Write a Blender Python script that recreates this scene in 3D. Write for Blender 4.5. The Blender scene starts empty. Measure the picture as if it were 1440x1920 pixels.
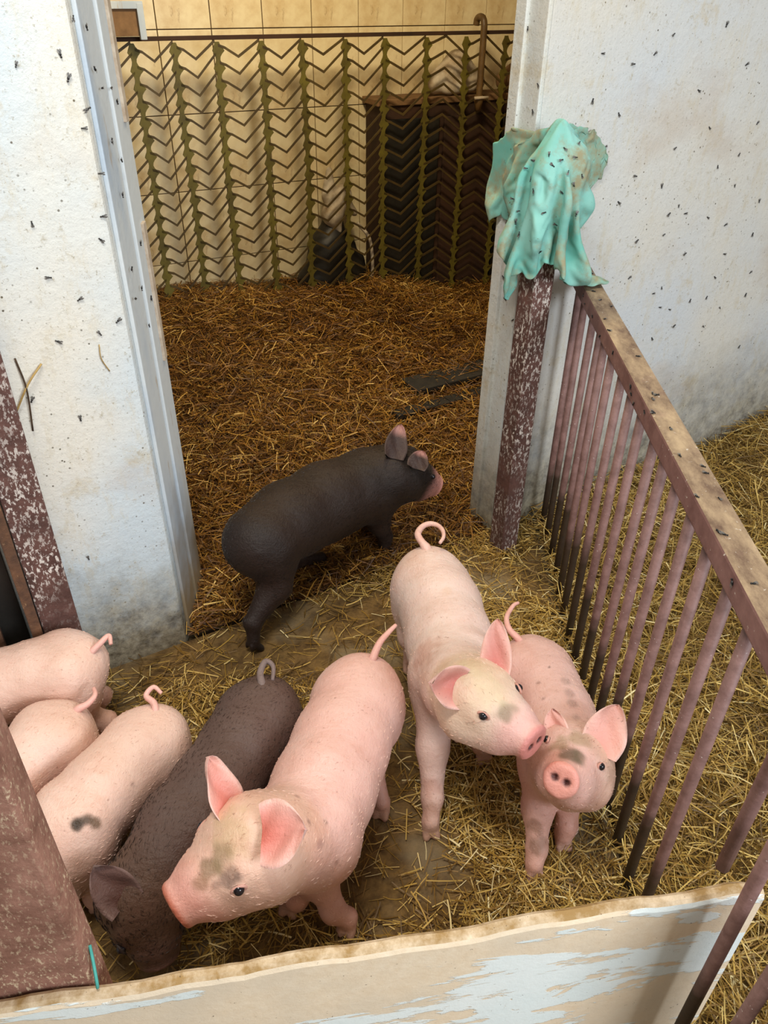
import bpy, bmesh, math, random
import numpy as np
from mathutils import Vector, Matrix

random.seed(7); RNG = np.random.default_rng(7)
scene = bpy.context.scene
COL = scene.collection

# ------------------------------------------------------------------ camera
FPX, CAM_H, NADIR = 1440.0, 1.6, (690.0, 3010.0)
_n = np.array([NADIR[0]-720, -(NADIR[1]-960), -FPX]); _up = -_n/np.linalg.norm(_n)
_fw = np.array([0, 0, -1.0]) - _up*np.dot([0, 0, -1.0], _up); _fw /= np.linalg.norm(_fw)
_rt = np.cross(_fw, _up)
CM = np.array([_rt, _fw, _up])
cam_d = bpy.data.cameras.new('camera'); cam = bpy.data.objects.new('camera', cam_d); COL.objects.link(cam)
cam_d.sensor_fit = 'VERTICAL'; cam_d.sensor_height = 36; cam_d.lens = 36*FPX/1920
cam_d.clip_start = 0.05
mw = Matrix([list(CM[i]) + [0] for i in range(3)] + [[0, 0, 0, 1]]); mw.translation = (0, 0, CAM_H)
cam.matrix_world = mw
scene.camera = cam

# ------------------------------------------------------------------ world, light, exposure
world = bpy.data.worlds.new('world'); scene.world = world; world.use_nodes = True
bg = world.node_tree.nodes['Background']; bg.inputs[0].default_value = (1.0, 0.97, 0.92, 1); bg.inputs[1].default_value = 0.38

def area_light(name, loc, target, size, power, color):
    d = bpy.data.lights.new(name, 'AREA'); d.shape = 'RECTANGLE'; d.size, d.size_y = size; d.energy = power; d.color = color
    o = bpy.data.objects.new(name, d); COL.objects.link(o); o.location = loc
    o.rotation_euler = (Vector(target)-Vector(loc)).to_track_quat('-Z', 'Y').to_euler()
    return o
area_light('window_daylight', (2.4, -1.6, 2.3), (0, 1.2, 0.2), (1.6, 1.2), 124, (0.88, 0.94, 1.0))
area_light('barn_tube_lamp', (-0.3, 0.6, 3.0), (-0.2, 1.3, 0.0), (0.9, 0.3), 46, (1.0, 0.94, 0.84))
area_light('back_room_fill', (-0.05, 2.75, 2.40), (-0.1, 3.9, 0.5), (0.35, 0.35), 34, (1.0, 0.80, 0.50))  # added warm fill, no visible source; brightens the back room and its tiles
scene.view_settings.view_transform = 'Standard'; scene.view_settings.look = 'None'
scene.view_settings.gamma = 1; scene.view_settings.use_curve_mapping = False
scene.view_settings.exposure = 0.0

# ------------------------------------------------------------------ helpers
def at(px, py, z=0.0):
    r = CM @ np.array([px-720, -(py-960), -FPX]); t = (z-CAM_H)/r[2]
    return np.array([0, 0, CAM_H]) + t*r
def on_plane(px, py, P, N):
    r = CM @ np.array([px-720, -(py-960), -FPX]); t = (P[0]*N[0]+P[1]*N[1])/(r[0]*N[0]+r[1]*N[1])
    return np.array([0, 0, CAM_H]) + t*r
def norm(v): v = np.asarray(v, float); return v/(np.linalg.norm(v)+1e-12)

def tag(o, label=None, cat=None, group=None, kind=None):
    for k, v in (('label', label), ('category', cat), ('group', group), ('kind', kind)):
        if v: o[k] = v
    return o
def empty(name, loc=(0, 0, 0)):
    o = bpy.data.objects.new(name, None); COL.objects.link(o); o.location = loc; o.empty_display_size = 0.1
    return o
def mesh_obj(name, verts, faces, mat, parent=None, smooth=False, origin=None):
    me = bpy.data.meshes.new(name)
    verts = [tuple(v) for v in verts]
    if origin is not None: verts = [(v[0]-origin[0], v[1]-origin[1], v[2]-origin[2]) for v in verts]
    me.from_pydata(verts, [], [tuple(f) for f in faces]); me.update()
    if mat: me.materials.append(mat)
    if smooth: me.polygons.foreach_set('use_smooth', [True]*len(me.polygons))
    o = bpy.data.objects.new(name, me); COL.objects.link(o)
    if origin is not None: o.location = origin
    if parent:
        o.parent = parent
        o.location = Vector(o.location) - parent.location if origin is not None else -parent.location
    return o
def bm_obj(name, bm, mat, parent=None, smooth=False, fix=True):
    if fix: bmesh.ops.recalc_face_normals(bm, faces=bm.faces)
    me = bpy.data.meshes.new(name); bm.to_mesh(me); bm.free()
    if mat: me.materials.append(mat)
    if smooth: me.polygons.foreach_set('use_smooth', [True]*len(me.polygons))
    o = bpy.data.objects.new(name, me); COL.objects.link(o)
    if parent: o.parent = parent; o.location = -parent.location
    return o
def prism_bm(poly, z0, z1, bevel=0.0, seg=2):
    """vertical prism over a ground polygon"""
    bm = bmesh.new(); n = len(poly)
    lo = [bm.verts.new((p[0], p[1], z0)) for p in poly]; hi = [bm.verts.new((p[0], p[1], z1)) for p in poly]
    bm.faces.new(lo[::-1]); bm.faces.new(hi)
    for i in range(n): bm.faces.new((lo[i], lo[(i+1) % n], hi[(i+1) % n], hi[i]))
    bmesh.ops.recalc_face_normals(bm, faces=bm.faces)
    if bevel: bmesh.ops.bevel(bm, geom=list(bm.edges), offset=bevel, segments=seg, affect='EDGES', profile=0.6)
    return bm
def box_bm(c, ax, ay, hx, hy, hz, bevel=0.0):
    """box at centre c with horizontal axes ax, ay (2D unit) and half sizes"""
    c = np.asarray(c, float); poly = []
    for sx, sy in ((-1, -1), (1, -1), (1, 1), (-1, 1)):
        poly.append((c[0]+ax[0]*hx*sx+ay[0]*hy*sy, c[1]+ax[1]*hx*sx+ay[1]*hy*sy))
    return prism_bm(poly, c[2]-hz, c[2]+hz, bevel)
def tube_data(pts, radii, seg=10, cap=True):
    pts = [np.asarray(p, float) for p in pts]; V = []; Fc = []
    n = len(pts); t0 = norm(pts[1]-pts[0]); ref = np.array([0, 0, 1.0]) if abs(t0[2]) < 0.9 else np.array([1.0, 0, 0])
    u = norm(np.cross(t0, ref))
    for i, p in enumerate(pts):
        t = norm(pts[min(i+1, n-1)]-pts[max(i-1, 0)]); u = norm(u-t*np.dot(u, t)); v = np.cross(t, u)
        r = radii[i] if hasattr(radii, '__len__') else radii
        for k in range(seg):
            a = 2*math.pi*k/seg; V.append(p+r*(math.cos(a)*u+math.sin(a)*v))
    for i in range(n-1):
        for k in range(seg):
            a, b = i*seg+k, i*seg+(k+1) % seg; Fc.append((a, b, b+seg, a+seg))
    if cap: Fc.append(tuple(range(seg))[::-1]); Fc.append(tuple((n-1)*seg+k for k in range(seg)))
    return V, Fc
def smooth_path(pts, n=24):
    pts = [np.asarray(p, float) for p in pts]; P = [2*pts[0]-pts[1]]+pts+[2*pts[-1]-pts[-2]]; out = []
    m = len(pts)-1
    for i in range(n+1):
        x = i/n*m; k = min(int(x), m-1); t = x-k; a, b, c, d = P[k:k+4]
        out.append(0.5*((2*b)+(-a+c)*t+(2*a-5*b+4*c-d)*t*t+(-a+3*b-3*c+d)*t**3))
    return out

# ------------------------------------------------------------------ material helpers
def S(c): return tuple((x/255/12.92 if x/255 <= 0.04045 else ((x/255+0.055)/1.055)**2.4) for x in c)+(1,)
class NT:
    def __init__(s, name, rough=0.8):
        s.m = bpy.data.materials.new(name); s.m.use_nodes = True; s.t = s.m.node_tree; s.b = s.t.nodes['Principled BSDF']
        s.b.inputs['Roughness'].default_value = rough
        s.co = s.t.nodes.new('ShaderNodeTexCoord').outputs['Object']
    def n(s, typ, **kw):
        x = s.t.nodes.new(typ)
        for k, v in kw.items():
            if isinstance(k, str) and hasattr(x, k): setattr(x, k, v)
        return x
    def l(s, a, b): s.t.links.new(a, b)
    def noise(s, scale, detail=4, rough=0.55, vec=None, stretch=None, dist=0.0):
        x = s.n('ShaderNodeTexNoise'); x.inputs['Scale'].default_value = scale; x.inputs['Detail'].default_value = detail
        x.inputs['Roughness'].default_value = rough; x.inputs['Distortion'].default_value = dist
        v = vec or s.co
        if stretch:
            mp = s.n('ShaderNodeMapping'); mp.inputs['Scale'].default_value = stretch; s.l(v, mp.inputs[0]); v = mp.outputs[0]
        s.l(v, x.inputs['Vector']); return x.outputs['Fac']
    def voro(s, scale, stretch=None, feature='F1'):
        x = s.n('ShaderNodeTexVoronoi'); x.feature = feature; x.inputs['Scale'].default_value = scale; v = s.co
        if stretch:
            mp = s.n('ShaderNodeMapping'); mp.inputs['Scale'].default_value = stretch; s.l(v, mp.inputs[0]); v = mp.outputs[0]
        s.l(v, x.inputs['Vector']); return x.outputs['Distance']
    def ramp(s, f, lo, hi, c0=(0, 0, 0, 1), c1=(1, 1, 1, 1)):
        r = s.n('ShaderNodeValToRGB'); e = r.color_ramp.elements; e[0].position = lo; e[1].position = hi; e[0].color = c0; e[1].color = c1
        s.l(f, r.inputs[0]); return r.outputs[0]
    def mix(s, f, a, b, mode='MIX'):
        x = s.n('ShaderNodeMix'); x.data_type = 'RGBA'; x.blend_type = mode
        for src, i in ((f, 0), (a, 6), (b, 7)):
            if isinstance(src, (tuple, float, int)): x.inputs[i].default_value = src
            else: s.l(src, x.inputs[i])
        return x.outputs[2]
    def math(s, op, a, b=0.0, c=0.0):
        x = s.n('ShaderNodeMath'); x.operation = op
        for i, v in enumerate((a, b, c)):
            if isinstance(v, (int, float)): x.inputs[i].default_value = v
            else: s.l(v, x.inputs[i])
        return x.outputs[0]
    def xyz(s, which='Z', vec=None):
        x = s.n('ShaderNodeSeparateXYZ'); s.l(vec or s.co, x.inputs[0]); return x.outputs[which]
    def bump(s, h, strength=0.3, dist=0.01):
        x = s.n('ShaderNodeBump'); x.inputs['Strength'].default_value = strength; x.inputs['Distance'].default_value = dist
        s.l(h, x.inputs['Height']); s.l(x.outputs[0], s.b.inputs['Normal'])
    def out(s, c):
        if isinstance(c, tuple): s.b.inputs['Base Color'].default_value = c
        else: s.l(c, s.b.inputs['Base Color'])
        return s.m

def mat_whitewash(name, base, blue, dirt_top=0.45):
    t = NT(name, 0.85)
    c = t.mix(t.ramp(t.noise(1.6, 3), 0.42, 0.62), base, blue)
    c = t.mix(t.ramp(t.noise(7, 6, 0.7), 0.58, 0.78), c, S((196, 182, 150)))
    c = t.mix(t.ramp(t.noise(30, 5, 0.75), 0.60, 0.74), c, S((176, 168, 146)))
    c = t.mix(t.ramp(t.voro(55), 0.10, 0.16, (1, 1, 1, 1), (0, 0, 0, 1)), c, t.mix(t.ramp(t.noise(9, 3), 0.48, 0.62), c, S((92, 86, 72))))
    c = t.mix(t.math('MULTIPLY', t.ramp(t.noise(150, 3, 0.7), 0.62, 0.70), 0.6), c, S((146, 136, 112)))
    c = t.mix(t.math('MULTIPLY', t.ramp(t.noise(12, 7, 0.8, stretch=(1.6, 1.6, 0.5)), 0.52, 0.70), 0.55), c, S((202, 190, 160)))
    c = t.mix(t.math('MULTIPLY', t.ramp(t.noise(2.3, 4, 0.6, stretch=(1, 1, 1.6)), 0.54, 0.74), 0.5), c, S((188, 170, 150)))
    z = t.xyz('Z'); zz = t.math('ADD', z, t.math('MULTIPLY', t.math('SUBTRACT', t.noise(5, 7, 0.75), 0.5), 0.55))
    c = t.mix(t.ramp(zz, 0.04, dirt_top, (1, 1, 1, 1), (0, 0, 0, 1)), c, t.mix(t.ramp(t.noise(24, 7, 0.75), 0.36, 0.62), S((82, 72, 54)), S((166, 158, 136))))
    t.bump(t.math('ADD', t.noise(60, 6, 0.7), t.math('MULTIPLY', t.noise(6, 3), 1.5)), 0.45, 0.006)
    return t.out(c)
M_wall = mat_whitewash('whitewashed_plaster', S((226, 224, 214)), S((206, 219, 226)), 0.36)
M_wallr = mat_whitewash('grey_plaster', S((214, 212, 204)), S((206, 211, 214)), 0.52)
M_jamb = mat_whitewash('dirty_white_paint', S((220, 220, 212)), S((206, 218, 224)), 0.42)
def mat_frame():
    t = NT('blue_white_paint', 0.6)
    c = t.mix(t.ramp(t.noise(3, 4, 0.6, stretch=(1, 1, 0.35)), 0.45, 0.58), S((176, 192, 208)), S((204, 212, 216)))
    c = t.mix(t.ramp(t.noise(6, 5, 0.7, stretch=(1.5, 1.5, 0.4)), 0.60, 0.68), c, S((172, 150, 122)))
    z = t.math('ADD', t.xyz('Z'), t.math('MULTIPLY', t.math('SUBTRACT', t.noise(9, 6), 0.5), 0.5))
    c = t.mix(t.ramp(z, 0.08, 0.45, (1, 1, 1, 1), (0, 0, 0, 1)), c, S((140, 124, 98)))
    t.bump(t.noise(40, 5), 0.3, 0.004); return t.out(c)
M_frame = mat_frame()
def mat_rust(name, base, dark, fleck, f0=0.60, f1=0.66, sc=70):
    t = NT(name, 0.75)
    c = t.mix(t.ramp(t.noise(18, 5, 0.7), 0.35, 0.7), dark, base)
    m = t.math('MULTIPLY', t.ramp(t.noise(sc, 4, 0.7, stretch=(1, 1, 0.5)), f0, f1), t.ramp(t.noise(5, 3), 0.36, 0.6))
    c = t.mix(m, c, fleck)
    t.bump(t.noise(80, 5, 0.7), 0.6, 0.004); return t.out(c)
M_post = mat_rust('brown_splattered_paint', S((112, 78, 70)), S((78, 52, 46)), S((222, 214, 206)), 0.53, 0.58, 130)
M_nearpost = mat_rust('brown_gritty_paint', S((172, 126, 108)), S((126, 86, 70)), S((216, 192, 160)), 0.54, 0.64, 190)
M_rustplain = mat_rust('rusty_steel', S((120, 84, 58)), S((74, 52, 40)), S((150, 118, 86)))
def mat_rail():
    t = NT('mauve_brown_paint', 0.6)
    c = t.mix(t.ramp(t.noise(14, 5, 0.7), 0.35, 0.7), S((108, 74, 70)), S((140, 104, 98)))
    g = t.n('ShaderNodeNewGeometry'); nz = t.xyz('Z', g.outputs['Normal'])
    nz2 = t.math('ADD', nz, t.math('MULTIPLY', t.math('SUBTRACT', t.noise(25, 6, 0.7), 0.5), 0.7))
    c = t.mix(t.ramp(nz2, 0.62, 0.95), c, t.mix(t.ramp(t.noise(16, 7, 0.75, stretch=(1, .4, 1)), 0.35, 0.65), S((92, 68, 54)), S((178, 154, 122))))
    c = t.mix(t.ramp(t.noise(90, 4, 0.7), 0.66, 0.70), c, S((206, 196, 184)))
    t.bump(t.noise(70, 5), 0.3, 0.003); return t.out(c)
M_rail = mat_rail()
def mat_bar():
    t = NT('mauve_bar_paint_muddy_foot', 0.6)
    c = t.mix(t.ramp(t.noise(20, 5, 0.7), 0.35, 0.7), S((104, 74, 68)), S((142, 108, 102)))
    c = t.mix(t.ramp(t.noise(110, 3, 0.7), 0.68, 0.72), c, S((208, 198, 192)))
    oi = t.n('ShaderNodeObjectInfo')
    z = t.math('ADD', t.xyz('Z'), t.math('ADD', t.math('MULTIPLY', t.math('SUBTRACT', t.noise(12, 4), 0.5), 0.16), t.math('MULTIPLY', oi.outputs['Random'], 0.12)))
    c = t.mix(t.ramp(z, 0.31, 0.39, (1, 1, 1, 1), (0, 0, 0, 1)), c, t.mix(t.noise(30, 4), S((26, 20, 14)), S((66, 46, 28))))
    t.bump(t.noise(70, 5), 0.4, 0.003); return t.out(c)
M_bar = mat_bar()
def mat_board():
    t = NT('chipped_paint_board', 0.85)
    c = t.mix(t.noise(45, 6, 0.75), S((224, 196, 160)), S((250, 236, 212)))
    c = t.mix(t.ramp(t.noise(5, 4), 0.45, 0.7), c, S((224, 208, 184)))
    p = t.math('ADD', t.noise(4.2, 8, 0.62, stretch=(0.55, 1, 2.2), dist=0.4), t.math('MULTIPLY', t.noise(2.0, 2), 0.35))
    g = t.n('ShaderNodeNewGeometry'); nz = t.xyz('Z', g.outputs['Normal'])
    pm = t.math('MULTIPLY', t.ramp(p, 0.722, 0.732), t.ramp(nz, 0.4, 0.6, (1, 1, 1, 1), (0, 0, 0, 1)))
    c = t.mix(pm, c, t.mix(t.noise(8, 4), S((222, 236, 236)), S((246, 248, 244))))
    c = t.mix(t.math('MULTIPLY', t.ramp(nz, 0.4, 0.7), t.ramp(t.noise(16, 6, 0.7), 0.3, 0.6)), c, S((160, 128, 80)))
    c = t.mix(t.ramp(t.noise(130, 3, 0.7), 0.69, 0.73), c, S((84, 66, 48)))
    t.bump(t.math('ADD', t.math('MULTIPLY', t.noise(80, 6, 0.7), 0.6), pm), 0.5, 0.004); return t.out(c)
M_board = mat_board()
def mat_tile():
    t = NT('cream_glazed_tile', 0.35)
    c = t.mix(t.ramp(t.noise(5, 5, 0.7), 0.45, 0.75), S((240, 226, 186)), S((206, 178, 128)))
    c = t.mix(t.ramp(t.noise(9, 6, 0.75, stretch=(1, 1, 0.4)), 0.60, 0.72), c, S((142, 102, 58)))
    return t.out(c)
M_tile = mat_tile()
def mat_simple(name, c0, c1, scale=12, rough=0.8, bump=0.3, dist=0.004):
    t = NT(name, rough); f = t.noise(scale, 6, 0.7); c = t.mix(t.ramp(f, 0.3, 0.7), c0, c1)
    if bump: t.bump(t.noise(scale*3, 5, 0.7), bump, dist)
    return t.out(c)
M_grout = mat_simple('dark_grout', S((70, 54, 36)), S((96, 78, 52)))
M_net = mat_simple('olive_rubber', S((70, 60, 16)), S((106, 98, 30)), 9, 0.6)
M_web = mat_simple('olive_brown_rubber', S((52, 38, 16)), S((84, 68, 28)), 9, 0.6)
M_dark = mat_simple('dark_brown_wood', S((38, 22, 12)), S((66, 40, 22)), 6)
M_black = mat_simple('black_plastic', S((16, 16, 16)), S((40, 38, 34)), 8, 0.5)
M_rubber = mat_simple('black_rubber', S((26, 26, 26)), S((52, 48, 42)), 14, 0.7)
M_cloth = mat_simple('dirty_pale_cloth', S((150, 126, 92)), S((214, 206, 190)), 9)
M_cloth2 = mat_simple('dirty_brown_cloth', S((96, 70, 44)), S((146, 112, 74)), 9)
M_pipe = mat_simple('rusty_pipe', S((70, 50, 26)), S((110, 84, 46)), 14, 0.5)
M_twine = mat_simple('teal_twine', S((60, 150, 140)), S((90, 180, 170)), 30)
M_mud = mat_simple('muddy_concrete', S((88, 70, 42)), S((140, 120, 86)), 4, 0.9, 0.5, 0.01)
M_ceil = mat_simple('dull_plaster', S((150, 128, 92)), S((178, 156, 118)), 3)
M_strip = mat_simple('bare_worn_wood', S((150, 128, 104)), S((206, 196, 180)), 18)
M_fly = mat_simple('fly_black', S((14, 14, 16)), S((34, 34, 36)), 200, 0.4, 0)
M_wing = mat_simple('fly_wing', S((80, 78, 76)), S((110, 108, 104)), 200, 0.4, 0)
M_eye = mat_simple('eye_dark', S((16, 12, 12)), S((34, 30, 38)), 60, 0.08, 0)

# ------------------------------------------------------------------ layout of the two rooms
WD = norm([1, 0.6]); WN = np.array([-WD[1], WD[0]])           # doorway wall: direction and normal away from us
L0 = np.array([-0.568, 1.603]); R0 = np.array([0.380, 2.172])   # doorway front corners
BD = norm([1, 0.515]); BN = np.array([-BD[1], BD[0]]); B0 = np.array([-1.1, 3.9])   # back wall
def wall_st(x, y):
    d = np.stack([np.asarray(x)-L0[0], np.asarray(y)-L0[1]], -1); return d@WD, d@WN
def back_st(x, y):
    d = np.stack([np.asarray(x)-B0[0], np.asarray(y)-B0[1]], -1); return d@BD, d@BN

floor = mesh_obj('floor', [(-5, -3, -0.02), (6, -3, -0.02), (6, 9, -0.02), (-5, 9, -0.02)], [(0, 1, 2, 3)], M_mud); tag(floor, kind='structure')
LF = np.array([-0.590, 1.865])
# left wall: ends at the doorway jamb
PL = L0 - WD*0.42; PL2 = L0 - WD*3.2
wl = bm_obj('wall_left', prism_bm([tuple(L0), tuple(LF), tuple(LF-WD*3.2+WN*0.02), tuple(PL2)], -0.02, 2.7, 0.008), M_wall); tag(wl, kind='structure')
wr = bm_obj('wall_right', prism_bm([tuple(R0), tuple(R0+WD*4.2), tuple(R0+WD*4.2+WN*0.11), tuple(R0+WN*0.11)], -0.02, 2.7, 0.008), M_wallr); tag(wr, kind='structure')
wh = bm_obj('unseen_header', prism_bm([tuple(L0), tuple(R0), tuple(R0+WN*0.11), tuple(LF)], 2.05, 2.7), M_wall); tag(wh, kind='structure')  # unseen wall over the doorway, added to shape the light
bl = B0-BD*0.75; br = B0+BD*3.0
wb = bm_obj('wall_back', prism_bm([tuple(bl), tuple(br), tuple(br+BN*0.15), tuple(bl+BN*0.15)], -0.02, 2.6), M_grout); tag(wb, kind='structure')
q = LF-WD*0.75
ws = bm_obj('wall_side_left', prism_bm([tuple(q), tuple(bl), tuple(bl-BD*0.1), tuple(q-WD*0.1)], -0.02, 2.6), M_ceil); tag(ws, kind='structure')
q2 = R0+WD*1.7+WN*0.11
ws2 = bm_obj('wall_side_right', prism_bm([tuple(q2), tuple(br), tuple(br+BD*0.1), tuple(q2+WD*0.1)], -0.02, 2.6), M_ceil); tag(ws2, kind='structure')
ce = bm_obj('unseen_ceiling', prism_bm([tuple(q-WD*0.1), tuple(q2+WD*0.1), tuple(br+BD*0.1+BN*.1), tuple(bl-BD*.1+BN*.1)], 2.6, 2.7), M_ceil); tag(ce, kind='structure')  # out of view, added to keep the back room dark

# back wall tiles, each its own piece
TW, TH = 0.242, 0.335
tile_me = None
for i in range(-3, 12):
    for j in range(0, 6):
        s0 = 0.087 + TW*i; z0 = 1.385-0.335*4 + TH*j - 0.0
        if tile_me is None:
            bm = box_bm((0, 0, 0), (1, 0), (0, 1), TW/2-0.0022, 0.006, TH/2-0.0022, 0.0015); to = bm_obj('tile', bm, M_tile); tile_me = to.data
        else:
            to = bpy.data.objects.new('tile', tile_me); COL.objects.link(to)
        c = B0+BD*(s0+TW/2)-BN*0.004
        to.location = (c[0], c[1], z0+TH/2); to.rotation_euler = (0, 0, math.atan2(BD[1], BD[0])); to.parent = wb

# jamb lining of the left wall: painted boards with battens
jd = norm(LF-L0); jn = np.array([jd[1], -jd[0]]); JL = np.linalg.norm(LF-L0)
jl = empty('trim_1', (L0[0], L0[1], 0)); tag(jl, kind='structure')
for (a, b, th) in ((0.03, 0.155, 0.010), (0.160, JL+0.01, 0.016)):
    c = L0+jd*(a+b)/2+jn*(th/2)
    bm_obj('jamb_board', box_bm((c[0], c[1], 1.06), jd, jn, (b-a)/2, th/2, 1.06, 0.003), M_frame, jl)
for (z, h) in ((0.95, 0.17), (1.45, 0.12)):
    c = L0+jd*0.235+jn*0.018
    bm_obj('batten', box_bm((c[0], c[1], z), jd, jn, 0.014, 0.005, h, 0.002), M_strip, jl)
jr = empty('trim_2', (R0[0], R0[1], 0)); tag(jr, kind='structure')
c = R0+WN*0.055-WD*0.006
bm_obj('jamb_board', box_bm((c[0], c[1], 1.03), WN, WD, 0.058, 0.007, 1.05, 0.003), M_jamb, jr)
c = R0+WN*0.085-WD*0.018
bm_obj('jamb_stop', box_bm((c[0], c[1], 1.03), WN, WD, 0.020, 0.007, 1.05, 0.003), M_jamb, jr)

# ------------------------------------------------------------------ straw bedding
def vnoise(x, y, sc, seed=0):
    x = np.asarray(x)*sc; y = np.asarray(y)*sc; xi = np.floor(x).astype(int); yi = np.floor(y).astype(int); fx = x-xi; fy = y-yi
    def h(a, b):
        v = np.sin(a*127.1+b*311.7+seed*74.7)*43758.5453; return v-np.floor(v)
    fx = fx*fx*(3-2*fx); fy = fy*fy*(3-2*fy)
    return (h(xi, yi)*(1-fx)+h(xi+1, yi)*fx)*(1-fy)+(h(xi, yi+1)*(1-fx)+h(xi+1, yi+1)*fx)*fy
def sstep(a, b, x): t = np.clip((x-a)/(b-a), 0, 1); return t*t*(3-2*t)
def h_pen(x, y): return 0.002+0.016*vnoise(x, y, 7, 1)*vnoise(x, y, 2.3, 2)
def h_back(x, y):
    s, t = back_st(x, y)
    return 0.004+sstep(-1.9, -0.25, t)*(0.20-0.085*np.clip(s, -0.4, 2.2)+0.09*vnoise(x, y, 2.2, 5))+0.02*vnoise(x, y, 7, 6)
def h_side(x, y): 
    return 0.004+0.04*sstep(0.55, 0.9, x)*vnoise(x, y, 3, 8)+0.02*vnoise(x, y, 8, 9)+0.05*sstep(1.0, 1.8, x)
def mat_straw(name, cols):
    t = NT(name, 0.55)
    a = t.n('ShaderNodeAttribute'); a.attribute_name = 'straw_tone'
    r = t.n('ShaderNodeValToRGB'); e = r.color_ramp.elements
    e[0].position = 0; e[0].color = cols[0]; e[1].position = 1; e[1].color = cols[-1]
    for i, c in enumerate(cols[1:-1]): x = e.new((i+1)/(len(cols)-1)); x.color = c
    t.l(a.outputs['Fac'], r.inputs[0]); return t.out(r.outputs[0])
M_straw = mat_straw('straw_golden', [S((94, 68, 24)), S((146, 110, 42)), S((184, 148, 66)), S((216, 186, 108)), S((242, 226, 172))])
M_straw_b = mat_straw('straw_dimmed', [S((66, 38, 8)), S((100, 62, 14)), S((132, 88, 26)), S((176, 132, 52)), S((222, 188, 112))])  # darker copy of the straw, dimness of the back room put into its colour
def mat_bed(name, cols, sc):
    t = NT(name, 0.9)
    c = t.mix(t.ramp(t.noise(sc, 7, 0.7), 0.38, 0.62), cols[0], cols[1])
    c = t.mix(t.ramp(t.noise(3.0, 4), 0.5, 0.66), c, cols[2])
    t.bump(t.noise(sc*1.5, 7, 0.7), 0.9, 0.012); return t.out(c)
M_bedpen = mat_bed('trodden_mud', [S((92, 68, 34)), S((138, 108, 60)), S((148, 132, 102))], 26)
M_bedback = mat_bed('trodden_straw_dimmed', [S((58, 34, 8)), S((92, 58, 16)), S((82, 52, 18))], 34)  # bed under it, darkened in colour for the dim room as well
M_bedside = mat_bed('loose_straw_ground', [S((96, 70, 28)), S((140, 110, 52)), S((120, 96, 48))], 34)

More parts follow.
